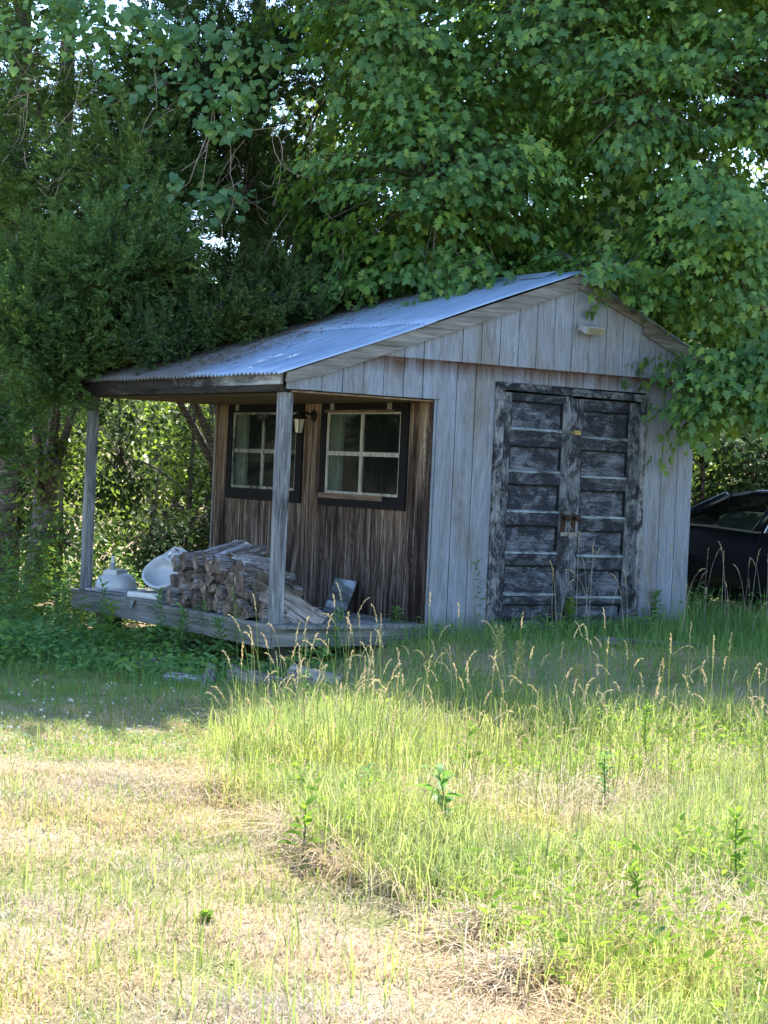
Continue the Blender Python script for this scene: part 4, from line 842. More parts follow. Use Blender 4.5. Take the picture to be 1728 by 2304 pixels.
# -- vines with heart-shaped leaves
def vine(label, spots, stems):
    b = W(*stems[0][0]); root = thing('climbing_vine', label, 'vine', tuple(b), 'heart leaved vines in the cedars'); lp = []
    for (s, l, z, rs, rl, rz, n, per, size) in spots:
        P, O = lobe_points((s, l, z, rs, rl, rz), n, l, .1, -1.4); lp.append(leaves(P, O*.3-FW*.9, per, .22, size, HEART, .9, .05, .95))
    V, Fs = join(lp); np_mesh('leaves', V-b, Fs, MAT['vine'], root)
    sp = []
    for pts in stems:
        Q = np.array([W(*p) for p in pts]); q = np.concatenate([bez(Q[i], (Q[i]+Q[i+1])/2+rng.normal(0, .10, 3), Q[i+1], 7)[:-1] for i in range(len(Q)-1)]+[Q[-1:]]); v, f = tube_np(q, np.linspace(.0055, .003, len(q)), 4); sp.append((v, np.array(f)))
    V, Fs = join(sp); np_mesh('stem', V-b, Fs, MAT['vinebark'], root); return root
vine('leafy heart leaved vine draped over the top left of the cedars', [(19.2, -3.2, 5.75, .3, .9, .45, 57, 6, .095), (19.2, -3.9, 5.5, .3, .5, .5, 26, 6, .095), (19.2, -2.4, 5.55, .3, .5, .35, 33, 6, .095), (19.3, -2.75, 5.0, .3, .45, .3, 15, 5, .095)],
     [[(19.6, -3.6, 3.0), (19.4, -3.4, 4.4), (19.2, -3.2, 5.6)], [(19.2, -2.6, 5.5), (19.2, -2.5, 4.9), (19.2, -2.7, 4.2)]])
vine('heart leaved vine with pale bare stems hanging above the middle of the porch roof', [(19.0, -1.75, 4.95, .25, .6, .40, 44, 5, .095), (19.0, -1.6, 5.5, .3, .6, .35, 28, 5, .095), (19.0, -2.1, 3.95, .3, .75, .22, 33, 5, .095), (19.0, -1.0, 4.1, .25, .35, .25, 18, 5, .095), (19.0, -2.3, 3.5, .2, .3, .3, 12, 4, .12)],
     [[(19.0, -1.9, 4.9), (18.95, -1.95, 4.5), (18.9, -2.2, 4.2)], [(19.0, -1.75, 4.6), (18.95, -1.7, 4.2), (18.9, -1.72, 3.7)], [(19., -1.3, 4.7), (18.95, -1.2, 4.3), (18.9, -1.25, 3.9)],
      [(19.0, -2.0, 3.9), (18.9, -1.98, 3.4), (18.85, -1.85, 3.05)], [(19.0, -1.9, 3.9), (18.9, -1.8, 3.5), (18.85, -1.82, 3.15)], [(19.0, -1.95, 4.6), (18.9, -2.1, 4.1), (18.9, -2.5, 3.9)],
      [(19.0, -1.75, 4.6), (19., -1.3, 4.7), (18.95, -.9, 4.2), (18.9, -.55, 3.7)], [(19.0, -1.9, 4.9), (19.0, -1.75, 4.6)], [(19.0, -2.0, 3.9), (19.0, -1.9, 4.9)], [(18.9, -.55, 3.7), (18.7, -.55, 3.2), (18.5, -.75, 2.85)], [(18.9, -.55, 3.7), (18.7, -.5, 3.3), (18.6, -.55, 2.95)]])
# -- understorey and trees beyond
def sap(label, s, l, h, r0, lobes, mat, name='young_tree', grp='sunlit young trees behind the shed', cat='tree'):
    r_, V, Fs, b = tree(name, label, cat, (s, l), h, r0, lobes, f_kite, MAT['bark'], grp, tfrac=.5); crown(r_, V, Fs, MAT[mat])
sap('bright sunlit sapling seen between the far porch post and the brown wall', 24.5, -2.75, 3.4, .05, [(24.5, -2.8, 1.9, .8, .9, .8, 90, 22, .35, .085, .4, -.3), (24.8, -2.2, 2.6, .7, .8, .5, 36, 18, .35, .085, .4, -.3), (24.3, -3.0, .9, .6, .8, .6, 36, 18, .35, .10, .4, -.2)], 'sapling')
sap('dark stemmed sapling with thin forked trunk behind the porch', 23.6, -2.3, 3.6, .06, [(23.6, -2.3, 1.2, .5, .6, .7, 40, 16, .3, .10, .4, -.1), (23.4, -2.7, .6, .5, .7, .5, 40, 16, .3, .10, .4), (23.6, -1.9, .7, .5, .5, .6, 30, 16, .3, .10, .4)], 'farleaf')
sap('dense dark thicket bush filling the view behind the porch', 22.4, -2.3, 2.4, .05, [(22.4, -2.6, .7, .5, .8, .8, 130, 20, .3, .085, .4, -.1), (22.5, -1.8, 1.0, .5, .6, .9, 90, 20, .3, .085, .4, -.2), (22.6, -3.2, 1.3, .5, .6, .9, 90, 20, .3, .085, .4, -.1), (22.8, -2.4, 2.0, .5, .9, .5, 60, 20, .3, .085, .4, .1)], 'thicket', 'shrub', 'shrubs around the shed', 'shrub')
sap('dense dark bush between and behind the cedar trunks', 23, -4.5, 2.4, .05, [(23, -4.6, .7, .5, .8, .9, 130, 20, .3, .085, .4, -.1), (23.2, -3.8, 1.6, .5, .7, .9, 100, 20, .3, .085, .4, -.1), (23, -5.0, 2.0, .5, .7, .9, 90, 20, .3, .085, .4, -.1)], 'thicket', 'shrub', 'shrubs around the shed', 'shrub')
sap('sunlit sapling behind the two cedar trunks at the left', 25.2, -4.3, 3.4, .05, [(25.2, -4.4, 1.6, .8, .9, 1.0, 64, 18, .35, .085, .4, -.3), (25., -5.0, 2.8, .7, .7, .6, 30, 18, .35, .085, .4, -.3), (25, -3.6, .8, .7, .7, .6, 36, 18, .35, .10, .4)], 'sapling')
sap('low yellow green sapling glowing above the middle of the roof', 27, .3, 5.2, .06, [(27, .45, 4.4, .8, .7, .6, 40, 18, .4, .13, .4, -.5), (27, -.6, 3.6, .8, .8, .7, 44, 18, .4, .13, .4, -.3), (27, 1.6, 3.8, .8, .8, .7, 40, 18, .4, .13, .4, -.3)], 'sapling')
sap('tall slender tree with a dark trunk seen at the top between cedar and maple', 25.5, -.95, 9.5, .10, [(25.5, -1.0, 7.0, 1.2, 1.2, 1.2, 70, 18, .5, .16, .4, -.2), (25.5, -.4, 5.6, .8, .8, .6, 26, 16, .4, .12, .4, -.1)], 'farleaf', 'slender_tree')
for lb, s, l, h in (('far tree beyond the cedars at the left edge', 38, -8.0, 7.), ('far rounded tree seen through the gap left of the porch', 42, -5.2, 6.), ('far tree seen in the gap over the porch roof', 36, -2.4, 6.2), ('far tree hidden deep behind the middle of the maple', 40, 1.2, 9.), ('far tree behind the right half of the maple crown', 37, 4.6, 9.), ('far tree at the right behind the parked car', 34, 7.2, 7.5)):
    sap(lb, s, l, h, .16, [(s, l, h*.62, 1.9, 1.9, h*.36, 150, 18, .55, .19, .4, -.5), (s-.6, l+.9, h*.30, 1.3, 1.6, h*.26, 80, 18, .5, .19, .4, -.4)], 'farleaf', 'far_tree', 'far trees behind the shed')
sap('dark shrub filling the shade behind the car', 23.2, 3.9, 2.6, .05, [(23.2, 3.5, 1.3, .6, .9, 1.2, 270, 20, .36, .11, .4), (23.4, 4.6, 1.3, .6, .9, 1.2, 240, 20, .36, .11, .4), (23.2, 2.6, 2.2, .5, .7, .8, 150, 20, .36, .10, .4), (23.4, 5.8, 1.3, .6, .9, 1.2, 90, 20, .36, .11, .4)], 'thicket', 'shrub', 'shrubs around the shed', 'shrub')
sap('leafy shrub growing between the cedar trunks and the porch end', 20.6, -3.55, 1.6, .03, [(20.6, -3.5, .35, .5, .6, .6, 80, 16, .3, .085, .4), (20.4, -4.3, .1, .4, .5, .45, 50, 16, .3, .085, .4), (20.6, -3.6, 1.2, .4, .5, .5, 40, 16, .3, .085, .4, 0.)], 'farleaf', 'shrub', 'shrubs around the shed', 'shrub')
sap('leafy shrub growing close behind the far porch end', 21.3, -2.55, 1.8, .03, [(21.3, -2.5, .45, .5, .75, .75, 130, 18, .3, .08, .4, .0), (21.3, -1.8, .7, .4, .5, .8, 80, 18, .3, .08, .4, .0)], 'thicket', 'shrub', 'shrubs around the shed', 'shrub')

n = 900; s_ = rng.uniform(46, 58, n); l_ = rng.uniform(-20, 20, n); top_ = 3.2+1.6*np.sin(l_*.7)+1.1*np.sin(l_*1.9+1)+.05*np.abs(l_)**1.3
Pc = CAM+s_[:, None]*FW+l_[:, None]*RT; Pc[:, 2] = gz(Pc[:, 0], Pc[:, 1])*.6+.2+np.maximum(top_, 1.5)*rng.random(n)**.8
V, F = leaves(Pc, nrm(rng.normal(0, 1, (n, 3))-FW*.6), 36, .9, .30, KITE, .4, .3)
tag(np_mesh('far_wood', V, F, MAT['sapling']), 'far sunlit wood edge beyond the field, seen through the trees', 'woodland', kind='stuff')

# ================================================================== GRASS AND WEEDS
def blades(P, H, wdt, lean, mat, name, label, cat):
    n = len(P); az = rng.uniform(0, 2*np.pi, n); d = np.c_[np.cos(az), np.sin(az), np.zeros(n)]; sd = np.c_[-np.sin(az), np.cos(az), np.zeros(n)]
    ln = np.abs(rng.normal(0, 1, n))*lean; H = H[:, None]; w_ = (wdt*rng.uniform(.6, 1.3, n))[:, None]
    p0 = P; p1 = P+UP*H*.45+d*(ln*.22)[:, None]*H; p2 = P+UP*H*(.80-.06*ln[:, None])+d*(ln*.62)[:, None]*H; p3 = P+UP*H*(1.-.26*np.minimum(ln, 2.2))[:, None]+d*(ln*1.15)[:, None]*H
    V = np.stack([p0-sd*w_*.5, p0+sd*w_*.5, p1-sd*w_*.45, p1+sd*w_*.45, p2-sd*w_*.3, p2+sd*w_*.3, p3], 1).reshape(-1, 3)
    o = (np.arange(n)*7)[:, None, None]; Fa = (np.array([(0, 1, 3, 2), (2, 3, 5, 4)])[None]+o).reshape(-1, 4); Fb = (np.array([(4, 5, 6)])[None]+o).reshape(-1, 3)
    ob = np_mesh(name, V, [Fa, Fb], MAT[mat]); return tag(ob, label, cat, kind='stuff')
def field(n, s0, s1, l0, l1, dens=None):
    s = s0+(s1-s0)*rng.random(n); l = (l0+(l1-l0)*rng.random(n))*s/10.
    P = CAM[:2]+s[:, None]*FW[:2]+l[:, None]*RT[:2]
    k = np.ones(n, bool) if dens is None else rng.random(n) < dens(s, l, P)
    P, s, l = P[k], s[k], l[k]
    return np.c_[P, gz(P[:, 0], P[:, 1])-.005], s, l
def patch(P, f, seed): return .5+.5*np.tanh(1.4*nz3(np.c_[P, 0*P[:, :1]], f, seed))
def edge_l(s):   # left edge of the unmown patch as a function of distance
    return np.interp(s, [5.5, 6.0, 6.9, 7.6, 8.3, 9.3, 9.6, 10.5, 12.5, 13.4], [1.0, .73, .38, .20, -.28, -.50, -.80, -.86, -.98, -.9])
def tall_d(s, l, P): return sstep(-.12, .30, l-edge_l(s)+.07*np.sin(9*s)+.05*np.sin(23*s+7*l))**1.3*(s < 13.6+.3*np.sin(3*l))*(s > 5.4)
SH = lambda P: ~((P[:, 0] > -1.56) & (P[:, 0] < 3.1) & (P[:, 1] > -.03) & (P[:, 1] < 4.1))
mown = lambda s, l, P: (1-tall_d(s, l, P))*SH(P)
P, s, l = field(170000, 5.2, 13.8, -2.6, 2.6, lambda s, l, P: mown(s, l, P)*(.35+.65*patch(P, 1.3, 1)))
blades(P, rng.uniform(.02, .055, len(P)), .0045, 1.1, 'thatch', 'dry_thatch', 'short tan dry thatch of the mown lawn', 'dry grass')
P, s, l = field(90000, 5.2, 17.5, -2.8, 2.8, lambda s, l, P: mown(s, l, P)*np.where(s > 10.8, .8, .05+.5*patch(P, 1.1, 4)**2.4))
blades(P, rng.uniform(.03, .085, len(P)), .0050, .7, 'lawn', 'lawn_grass', 'short green grass of the mown lawn', 'grass')
P, s, l = field(2900, 5.2, 12, -2.4, 2.4, lambda s, l, P: mown(s, l, P)*patch(P, 2.3, 7)**3)
blades(P, rng.uniform(.08, .19, len(P)), .0075, .45, 'grass', 'grass_tufts', 'taller green grass tufts scattered over the mown lawn', 'grass')
P, s, l = field(105000, 5.4, 14, -1.2, 3.0, lambda s, l, P: tall_d(s, l, P)*(.35+.65*patch(P, 1.5, 6)))
blades(P, rng.uniform(.06, .28, len(P))*np.interp(s, [6, 9, 13], [.8, 1.05, 1.15])*(.55+.75*patch(P, 1.9, 8)), .0055, .65, 'grass', 'tall_grass', 'tall unmown green grass in the right foreground', 'grass')
P, s, l = field(26000, 5.4, 14, -1.2, 3.0, lambda s, l, P: tall_d(s, l, P)*patch(P, 1.7, 12)**2)
blades(P, rng.uniform(.06, .30, len(P)), .005, 1.2, 'thatch', 'straw', 'dry straw mixed into the unmown grass', 'dry grass')
P, s, l = field(60000, 5.6, 10.4, -1.2, 1.6, lambda s, l, P: np.exp(-((l-edge_l(s)-.06)/.10)**2)*(.15+.85*patch(P, 2.4, 9)**2))
blades(P, rng.uniform(.05, .20, len(P)), .005, 1.6, 'thatch', 'straw', 'fringe of flattened straw along the mown edge', 'dry grass')
P, s, l = field(27000, 8.9, 13.2, -.95, .7, lambda s, l, P: tall_d(s, l, P)*sstep(9.2, 10.2, s)*(1-.8*sstep(-.4, .6, l))*(.15+.85*patch(P, 2.6, 3)**1.5))
blades(P, rng.uniform(.14, .44, len(P))*(.6+.55*patch(P, 3.1, 2)), .0055, .5, 'grass', 'tall_grass', 'tallest clump of lush grass at the left end of the unmown patch', 'grass')
P, s, l = field(42000, 13.2, 19.5, -3., 3.2, lambda s, l, P: SH(P)*np.where(l > .2, .35+.65*sstep(15.2, 16.6, s), .30)*np.where((s > 16) | (l > 0), 1, .7))
blades(P, rng.uniform(.06, .26, len(P)), .006, .8, 'weed', 'rough_grass', 'rough shaded grass around the foot of the shed', 'grass')
P, s, l = field(11000, 16.6, 20.5, 1.0, 3.2, lambda s, l, P: SH(P)*sstep(.9, 1.5, l*10/s)*(.15+.85*patch(P, 2.4, 4)))
blades(P, rng.uniform(.14, .55, len(P))*(.5+.6*patch(P, 3.1, 6)), .006, .7, 'weed', 'rough_grass', 'tall shaded grass between the shed and the car', 'grass')
P, s, l = field(5000, 13.4, 16.6, -.4, 2.6, lambda s, l, P: SH(P)*.7)
blades(P, rng.uniform(.02, .06, len(P)), .005, 1.1, 'thatch', 'dry_thatch', 'dry grass clippings on the shaded bank before the doors', 'dry grass')

def stalks(P, H, name, label, mat_stem='grass', nod=.55, big=1.):
    Vs = []; F4 = []; F3 = []; mi4 = []; Vh = []; Fh = []; o = 0; oh = 0
    for p, h in zip(P, H):
        a = random.uniform(0, 6.28); d = np.array([math.cos(a), math.sin(a), 0]); b_ = random.uniform(.1, nod)
        q = bez(p, p+UP*h*.75+d*h*.06, p+UP*h*(1-.22*b_)+d*h*.42*b_, 7)
        v, f = tube_np(q, np.linspace(.0032, .0016, 7)*big, 3); Vs.append(v); F4.append(np.array(f)+o); o += len(v)
        tq = nrm(q[-1]-q[-2]); hl = .15*big*random.uniform(.7, 1.2); hd = bez(q[-1], q[-1]+tq*hl*.6, q[-1]+tq*hl*.85+d*hl*.35*b_-UP*.5*hl*b_, 13)
        for j in range(13):
            for k_ in range(2):
                t = nrm(nrm(hd[min(j+1, 12)]-hd[max(j-1, 0)])+rng.normal(0, .22, 3)); L = .024*big*(1-.03*j); sdv = nrm(np.cross(t, rng.normal(0, 1, 3)))*.0033*big
                pp = hd[j]; Vh += [pp-sdv*.4, pp+t*L*.5+sdv, pp+t*L, pp+t*L*.5-sdv]; Fh.append((oh, oh+1, oh+2, oh+3)); oh += 4
    nV = sum(len(v) for v in Vs); V = np.concatenate(Vs+[np.array(Vh)]); A = np.concatenate(F4); B = np.array(Fh)+nV
    ob = np_mesh(name, V, [A, B], [MAT[mat_stem], MAT['seed']], mi=[0]*len(A)+[1]*len(B)); return tag(ob, label, 'grass', kind='stuff')
P, s, l = field(950, 9.6, 13.5, -.95, 2.6, lambda s, l, P: tall_d(s, l, P)*(.22+.5*sstep(12.2, 13.4, s)+.25*(l < .2)))
stalks(P, (.36+.50*rng.random(len(P))**1.8)*np.interp(s, [9.6, 13.5], [.9, 1.0])*np.where(l < .4, 1.04, .96), 'seeding_grass', 'tall grass stems with nodding tan seed heads in front of the shed')
P, s, l = field(700, 6.2, 11.5, -.5, 2.6, lambda s, l, P: tall_d(s, l, P)*.45)
stalks(P, rng.uniform(.22, .48, len(P)), 'seeding_grass', 'short straw coloured seed stems in the right foreground', 'seed', .5, .75)
P, s, l = field(70, 16.4, 18.8, .9, 2.9, lambda s, l, P: SH(P)*(l > .8))
stalks(P, rng.uniform(.4, .95, len(P)), 'seeding_grass', 'shaded seed stems standing before the car and right wall', 'barkgrey', .6)
# white clover
P, s, l = field(150, 10.8, 14.6, -2.3, -.3, lambda s, l, P: mown(s, l, P)*.75)
n = len(P); T = nrm(rng.normal(0, 1, (n*10, 3))+UP*.6); V, F = scatter(KITE[0], KITE[1], np.repeat(P+UP*rng.uniform(.05, .10, n)[:, None], 10, 0), frames(T, rng.normal(0, 1, (n*10, 3))), .012)
tag(np_mesh('clover_flowers', V, F, MAT['flower']), 'small white clover flowers dotted in the shaded lawn', 'flowers', kind='stuff')
P, s, l = field(16000, 10.6, 15.8, -2.7, -.2, lambda s, l, P: mown(s, l, P)*.8)
az = rng.uniform(0, 6.28, len(P)); V, F = scatter(KITE[0], KITE[1], P+UP*rng.uniform(.01, .06, len(P))[:, None], frames(np.c_[np.cos(az), np.sin(az), rng.uniform(-.1, .4, len(P))], UP+rng.normal(0, .3, (len(P), 3))), rng.uniform(.015, .032, len(P)))
tag(np_mesh('clover', V, F, MAT['weed']), 'low clover leaves covering the lawn at the shadow edge', 'clover', kind='stuff')
P, s, l = field(17000, 5.6, 13.4, -1.1, 3., lambda s, l, P: tall_d(s, l, P)*patch(P, 2.0, 15)**1.5)
az = rng.uniform(0, 6.28, len(P)); V, F = scatter(LANCE[0]*np.array([2.2, 1, 1]), LANCE[1], P+UP*rng.uniform(.05, .26, len(P))[:, None], frames(np.c_[np.cos(az), np.sin(az), rng.uniform(-.2, .9, len(P))], UP+rng.normal(0, .4, (len(P), 3))), rng.uniform(.025, .06, len(P)))
tag(np_mesh('broad_leaf_weeds', V, F, MAT['weedbright']), 'small broad leaves mixed through the unmown grass', 'weeds', kind='stuff')
# undergrowth along the porch foot
P, s, l = field(34000, 14.4, 20.5, -2.6, -.25, lambda s, l, P: SH(P)*sstep(14.4, 15.6, s+.25*np.sin(3*l))*(.35+.65*patch(P, 1.6, 5)))
P[:, 2] += rng.random(len(P))**1.4*np.interp(l+.25*(18-s), [-4.6, -3.5, -3.0, -1.5, -.5], [1.0, .75, .30, .25, .22])*(.6+.6*patch(P, 2.6, 2))
az = rng.uniform(0, 6.28, len(P)); V, F = scatter(LANCE[0]*np.array([2., 1, 1]), LANCE[1], P, frames(np.c_[np.cos(az), np.sin(az), rng.uniform(-.5, .7, len(P))], UP+rng.normal(0, .4, (len(P), 3))), rng.uniform(.05, .11, len(P)))
tag(np_mesh('undergrowth', V, F, MAT['weed']), 'tangled green undergrowth along the foot of the porch', 'undergrowth', kind='stuff')

P, s, l = field(16000, 16.2, 20.6, .2, 2.6, lambda s, l, P: SH(P)*(((P[:, 1] > -.75)*(P[:, 1] < 0)) | (P[:, 0] > 2.9))*patch(P, 2.2, 5))
P[:, 2] += rng.random(len(P))**1.5*np.where(P[:, 0] > 2.9, .42, .30)*(.4+.8*patch(P, 3., 3)); az = rng.uniform(0, 6.28, len(P))
V, F = scatter(LANCE[0]*np.array([2.6, 1, 1]), LANCE[1], P, frames(np.c_[np.cos(az), np.sin(az), rng.uniform(-.5, .6, len(P))], UP+rng.normal(0, .4, (len(P), 3))), rng.uniform(.035, .085, len(P)))
tag(np_mesh('undergrowth', V, F, MAT['weed']), 'low leafy growth along the foot of the front wall and doors', 'undergrowth', kind='stuff')

def plant(name, label, s, l, h, nleaf, L, wd=1., mat='weed', grp=None, droop=.35, upz=.5, stemcol='weed', dz=0, whorl=False):
    b = W(s, l, 0); b[2] = gz(b[0], b[1])-.01+dz; root = thing(name, label, 'plant', tuple(b), grp)
    q = bez(np.zeros(3), np.array([rng.normal(0, .03), rng.normal(0, .03), h*.5]), np.array([rng.normal(0, .07)*h, rng.normal(0, .07)*h, h]), 8)
    v, f = tube_np(q, np.linspace(.006, .0025, 8), 5); np_mesh('stem', v, np.array(f), MAT[stemcol], root)
    t = np.linspace(.18, 1, nleaf)**.85; az = np.arange(nleaf)*(2.4 if not whorl else 1.62)+rng.normal(0, .25, nleaf)
    P = np.stack([np.interp(t*7, np.arange(8), q[:, k]) for k in range(3)], 1)
    T = np.c_[np.cos(az), np.sin(az), upz+.7*(t-.5)+rng.normal(0, .2, nleaf)]; sc = L*(1.15-.45*t)*rng.uniform(.8, 1.2, nleaf)
    V, F = scatter(LANCE[0]*np.array([wd, 1, 1+droop*3]), LANCE[1], P, frames(T, UP+rng.normal(0, .25, (nleaf, 3))), sc); np_mesh('leaves', V, F, MAT[mat], root)
    return root
# singled-out weeds of the foreground
plant('milkweed_plant', 'broad leaved weed with upright bright leaves on the edge of the mown lawn', 8.30, -.30, .27, 14, .13, 1.9, 'weedbright', stemcol='litter')
plant('milkweed_plant', 'tall weed with drooping grey green leaves standing alone amid the right grass', 8.66, .34, .36, 18, .16, 1.6, 'weed', droop=.5)
plant('milkweed_plant', 'bushy bright weed at the right picture edge', 7.98, 1.58, .34, 24, .11, 1.7, 'weedbright')
plant('milkweed_plant', 'low leafy weed beside the hay in the lower right corner', 6.62, 1.02, .17, 14, .10, 1.8, 'weed')
plant('milkweed_plant', 'bright leafy weed in the tall grass behind the drooping one', 10.9, .55, .36, 18, .13, 1.5, 'weedbright')
for k, (s, l, h, w_) in enumerate(((9.9, 1.25, .34, 'tall leafy weed in the middle of the right grass'), (11.6, 1.7, .36, 'leafy weed far back in the right grass near the shade'), (12.4, -.45, .40, 'leafy weed standing in the lush clump below the porch post'), (7.4, 1.05, .24, 'leafy weed low in the right grass above the hay heaps'), (9.3, -.05, .26, 'leafy weed in the grass between the bright weed and the lush clump'), (11.9, .1, .34, 'leafy weed among seed heads in front of the wall corner'))):
    plant('leafy_weed', w_, s, l, h, 30, .085, 1.6, 'weedbright' if k % 2 else 'weed', 'leafy weeds in the unmown grass', upz=.5)
plant('clover_plant', 'small dark green clover clump on the left edge of the tall grass', 7.75, .30, .16, 40, .035, 3.2, 'weedbright')
plant('clover_plant', 'spreading bright clover leaves on the dry mown lawn', 7.25, -.62, .05, 26, .05, 3., 'weedbright', upz=.1)
plant('goldenrod_plant', 'leafy green weed growing up against the left door leaf', 16.75, .86, .62, 40, .12, 1.2, 'weed', dz=.02)
for k, (s, l, h) in enumerate(((16.2, -1.02, .62), (16.9, -2.02, .62), (17.3, -2.55, .66), (17.2, -2.95, .72), (16.6, -1.55, .55), (17.9, -3.55, .95), (18.3, -3.9, 1.05), (17.4, -3.3, .7), (15.7, -.35, .45))):
    plant('narrow_leaf_weed', ['feathery narrow leaved weed just left of the front post', 'drooping narrow leaved weed before the left half of the woodpile', 'narrow leaved weed below the tilted sink', 'narrow leaved weed below the upturned sink', 'narrow leaved weed before the middle of the woodpile', 'tall narrow leaved weed left of the porch end', 'tall narrow leaved weed at the far left below the cedar trunks', 'narrow leaved weed at the left end of the porch rim', 'short leafy weed under the front rim board'][k], s, l, h, 46, .15, .9, 'weed', 'narrow leaved weeds in front of the porch', .6, .35)
for k, (s, l, h, where) in enumerate(((19.2, -4.35, 1.0, 'before the thick trunk at the left edge'), (18.6, -3.55, .8, 'beside the left end of the porch'), (19.0, -3.95, 1.05, 'between the two dark cedar trunks'), (17.6, -3.85, .7, 'low at the left edge of the picture'), (16.7, -2.35, .5, 'below the pale pipe on the porch edge'), (16.45, -1.75, .5, 'under the porch rim below the left log ends'), (16.0, -1.3, .48, 'under the porch rim below the middle logs'), (19.6, -3.5, .8, 'just behind the left end of the porch'))):
    plant('narrow_leaf_weed', 'lush narrow leaved weed '+where, s, l, h, 70, .17, .9, 'weedbright' if k % 3 == 1 else 'weed', 'narrow leaved weeds in front of the porch', .6, .35)
for k, (s, l, h, where) in enumerate(((18.0, -3.35, .62, 'touching the left corner of the porch rim'), (17.75, -3.0, .55, 'before the upturned sink, left of the splinter'), (17.9, -4.15, 1.0, 'at the left picture edge, tallest of the front row'), (18.5, -4.3, 1.15, 'behind the tallest of the front row at the left edge'), (16.1, -1.0, .5, 'just left of the front post, lower than the rim'), (16.45, .15, .30, 'at the foot of the corner where brown and grey walls meet'), (17.2, 1.75, .34, 'at the foot of the right door leaf'), (17.75, 2.6, .42, 'at the foot of the grey wall right of the doors'))):
    plant('leafy_weed', 'leafy green weed '+where, s, l, h, 60, .13, 1.1, 'weed' if k % 2 else 'weedbright', 'narrow leaved weeds in front of the porch', .5, .35)
# one thin weed rising in front of the stacked logs
plant('leafy_vine_weed', 'bright leafy weed climbing in front of the woodpile beside the post', 15.75, -1.18, .78, 30, .085, 2.0, 'weedbright', upz=.3)
# dock stalks
for k, (s, l, h) in enumerate(((13.5, .86, .62), (13.35, 1.0, .56), (13.3, 1.42, .44))):
    b = W(s, l, 0); b[2] = gz(b[0], b[1]); root = thing('dock_plant', ['tallest pale green dock seed stalk standing above the grass', 'second dock seed stalk just right of the tallest one', 'shortest dock seed stalk, right of the other two'][k], 'plant', tuple(b), 'dock seed stalks')
    v, f = tube_np(bez(np.zeros(3), np.array([.02, 0, h*.5]), np.array([.03, .02, h]), 6), .005, 4); np_mesh('stem', v, np.array(f), MAT['weed'], root)
    n = 420; t = rng.uniform(.35, 1, n); az = rng.uniform(0, 6.28, n); rr = .022*(1.3-t)+.008+.016*(np.sin(t*46) > 0)
    P = np.c_[.03*t+rr*np.cos(az), .02*t+rr*np.sin(az), h*t]; V, F = scatter(KITE[0], KITE[1], P, frames(rng.normal(0, 1, (n, 3)), rng.normal(0, 1, (n, 3))), .017); np_mesh('seed_cluster', V, F, MAT['dock'], root)
# heaps of dry cut grass
for k, (s, l, rx_, h) in enumerate(((7.28, .50, .26, .11), (6.62, .62, .22, .08), (9.45, -.42, .16, .07), (6.1, 1.05, .22, .06))):
    c = W(s, l, 0); c[2] = gz(c[0], c[1]); n = [2600, 2000, 900, 1500][k]
    q = rng.normal(0, .5, (n, 2))*rx_; hh = h*np.exp(-(q**2).sum(1)/(rx_*.7)**2)*rng.random(n)
    P = np.c_[q, hh+.004]; az = rng.uniform(0, 6.28, n)+.0; T = np.c_[np.cos(az), np.sin(az)*.6, rng.normal(.0, .22, n)]
    V, F = scatter(np.array([(-.02, 0, 0), (.02, 0, 0), (.025, .5, .12), (-.025, .5, .12), (0, 1, 0)]), np.array([(0, 1, 2), (0, 2, 3), (3, 2, 4)]), P, frames(T, UP+rng.normal(0, .5, (n, 3))), np.c_[np.full(n, .11), rng.uniform(.06, .17, n), np.full(n, .15)])
    o = np_mesh('hay_heap', V, F, MAT['thatch'], loc=tuple(c)); tag(o, ['largest heap of dry brown cut grass at the edge of the tall grass', 'low heap of dry cut grass just in front of the largest one', 'small heap of dry grass at the foot of the lush tall clump', 'thin scatter of dry cut grass at the bottom right corner'][k], 'hay', 'heaps of dry cut grass')
# wood scraps on the ground before the porch
for k, (s, l, L, w_, rz, ry) in enumerate(((15.9, -2.02, .34, .09, 40, -8), (15.0, -1.5, .42, .07, 0, 4), (14.7, -1.32, .24, .03, 80, -50), (14.75, -.92, .52, .10, -25, 8), (14.6, -.48, .48, .10, -30, 5))):
    b = W(s, l, 0); b[2] = gz(b[0], b[1])+.025+(.03 if k == 2 else 0)
    o = log_mesh(L, w_, 'slab' if k % 2 == 0 else 'wedge').build('wood_chunk', [MAT['bark'], MAT['split'], MAT['end']]); o.location = b; o.rotation_euler = (R(20*k), R(ry), R(rz-33))
    tag(o, ['grey broken wood chunk farthest left in the weeds before the porch', 'grey log piece lying flat in the weeds below the woodpile', 'splintered wood piece standing upright in the weeds', 'silvery barkless log lying in the weeds below the post', 'grey plank end poking from the grass, right of the silvery log'][k], 'wood', 'broken wood lying before the porch')
b = W(16.25, 2.38, 0); b[2] = gz(b[0], b[1])+.03; mb = MB(); mb.box(-.5, .5, -.07, .07, -.02, .02); o = mb.build('old_plank', MAT['rim_x'], loc=tuple(b), jit=.004); o.rotation_euler = (0, R(2), R(-14)); tag(o, 'old grey plank lying in the grass before the right door leaf', 'plank')
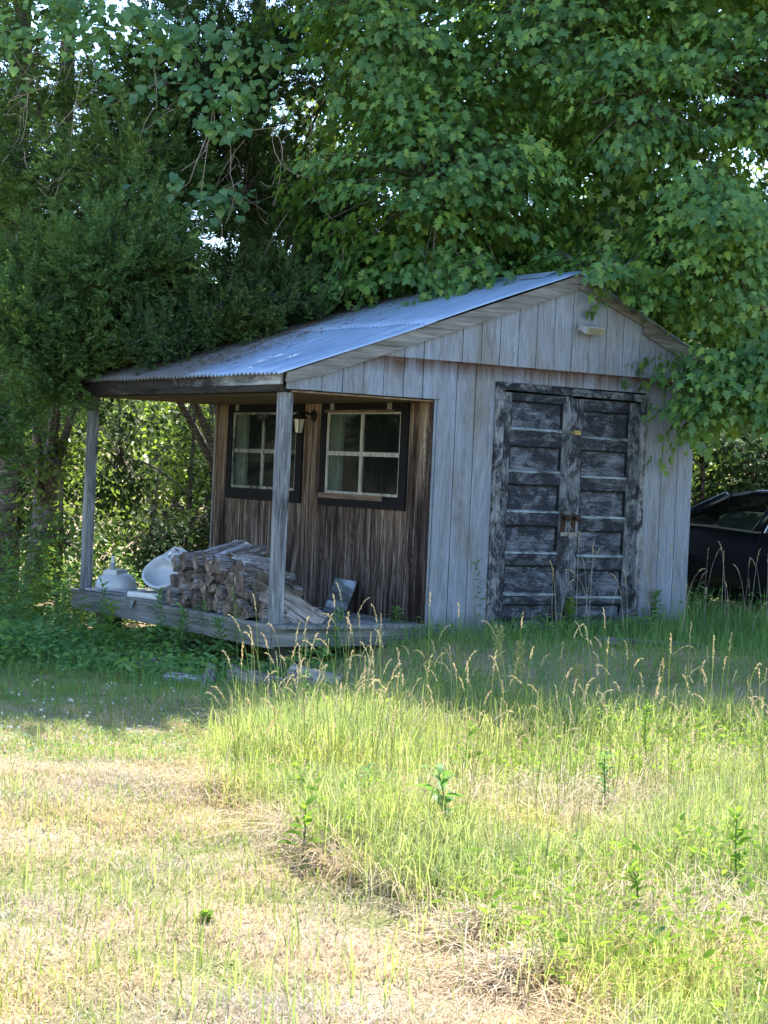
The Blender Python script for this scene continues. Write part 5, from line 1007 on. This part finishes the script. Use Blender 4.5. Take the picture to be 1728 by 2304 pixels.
# litter on the roof's back
n = 2600; x = rng.uniform(-1.3, 1.45, n); y = 1.2+2.9*rng.random(n)**.8; k = (y+x*-.42+rng.normal(0, .45, n)) > 1.8; x, y = x[k], y[k]; n = len(x)
az = rng.uniform(0, 6.28, n); V, F = scatter(KITE[0], KITE[1], np.c_[x, y, 3.165-(XR-x)*.3605+.030+rng.random(n)*.012], frames(np.c_[np.cos(az), np.sin(az), .36*np.cos(az)], np.array([-.36, 0, 1])+rng.normal(0, .15, (n, 3))), rng.uniform(.02, .06, n))
tag(np_mesh('leaf_litter', V, F, MAT['litter']), 'brown fallen leaves and needles lying on the back of the roof', 'leaf litter', kind='stuff')

# ================================================================== LIGHT
EL, AZ = 55.5, 4        # sun height; degrees the sun stands to the right of straight behind the shed
d = math.cos(R(AZ))*FW+math.sin(R(AZ))*RT; sd_ = Vector((d[0]*math.cos(R(EL)), d[1]*math.cos(R(EL)), math.sin(R(EL))))
sl = bpy.data.lights.new('sun', 'SUN'); sl.energy = 4.55; sl.angle = R(.53); sl.color = (1, .95, .86)
so = bpy.data.objects.new('sun', sl); COL.objects.link(so); so.rotation_euler = sd_.to_track_quat('Z', 'Y').to_euler(); so.location = (0, 0, 20)
w = bpy.data.worlds.new('World'); S.world = w; w.use_nodes = True
nt = w.node_tree; nt.nodes.clear(); sk = nt.nodes.new('ShaderNodeTexSky'); sk.sky_type = 'NISHITA'; sk.sun_disc = False
sk.dust_density = 0.; sk.ozone_density = 2.5; sk.air_density = 1.; sk.sun_elevation = R(EL); sk.sun_rotation = math.atan2(sd_.x, sd_.y)
bg = nt.nodes.new('ShaderNodeBackground'); bg.inputs[1].default_value = .15; wo = nt.nodes.new('ShaderNodeOutputWorld')
nt.links.new(sk.outputs[0], bg.inputs[0]); nt.links.new(bg.outputs[0], wo.inputs[0])
vs = S.view_settings; vs.view_transform = 'Standard'; vs.look = 'None'; vs.exposure = 1.85; vs.gamma = 1
S.cycles.max_bounces = 6; S.cycles.diffuse_bounces = 2; S.cycles.glossy_bounces = 2; S.cycles.transmission_bounces = 4; S.cycles.transparent_max_bounces = 8
S.cycles.use_denoising = True
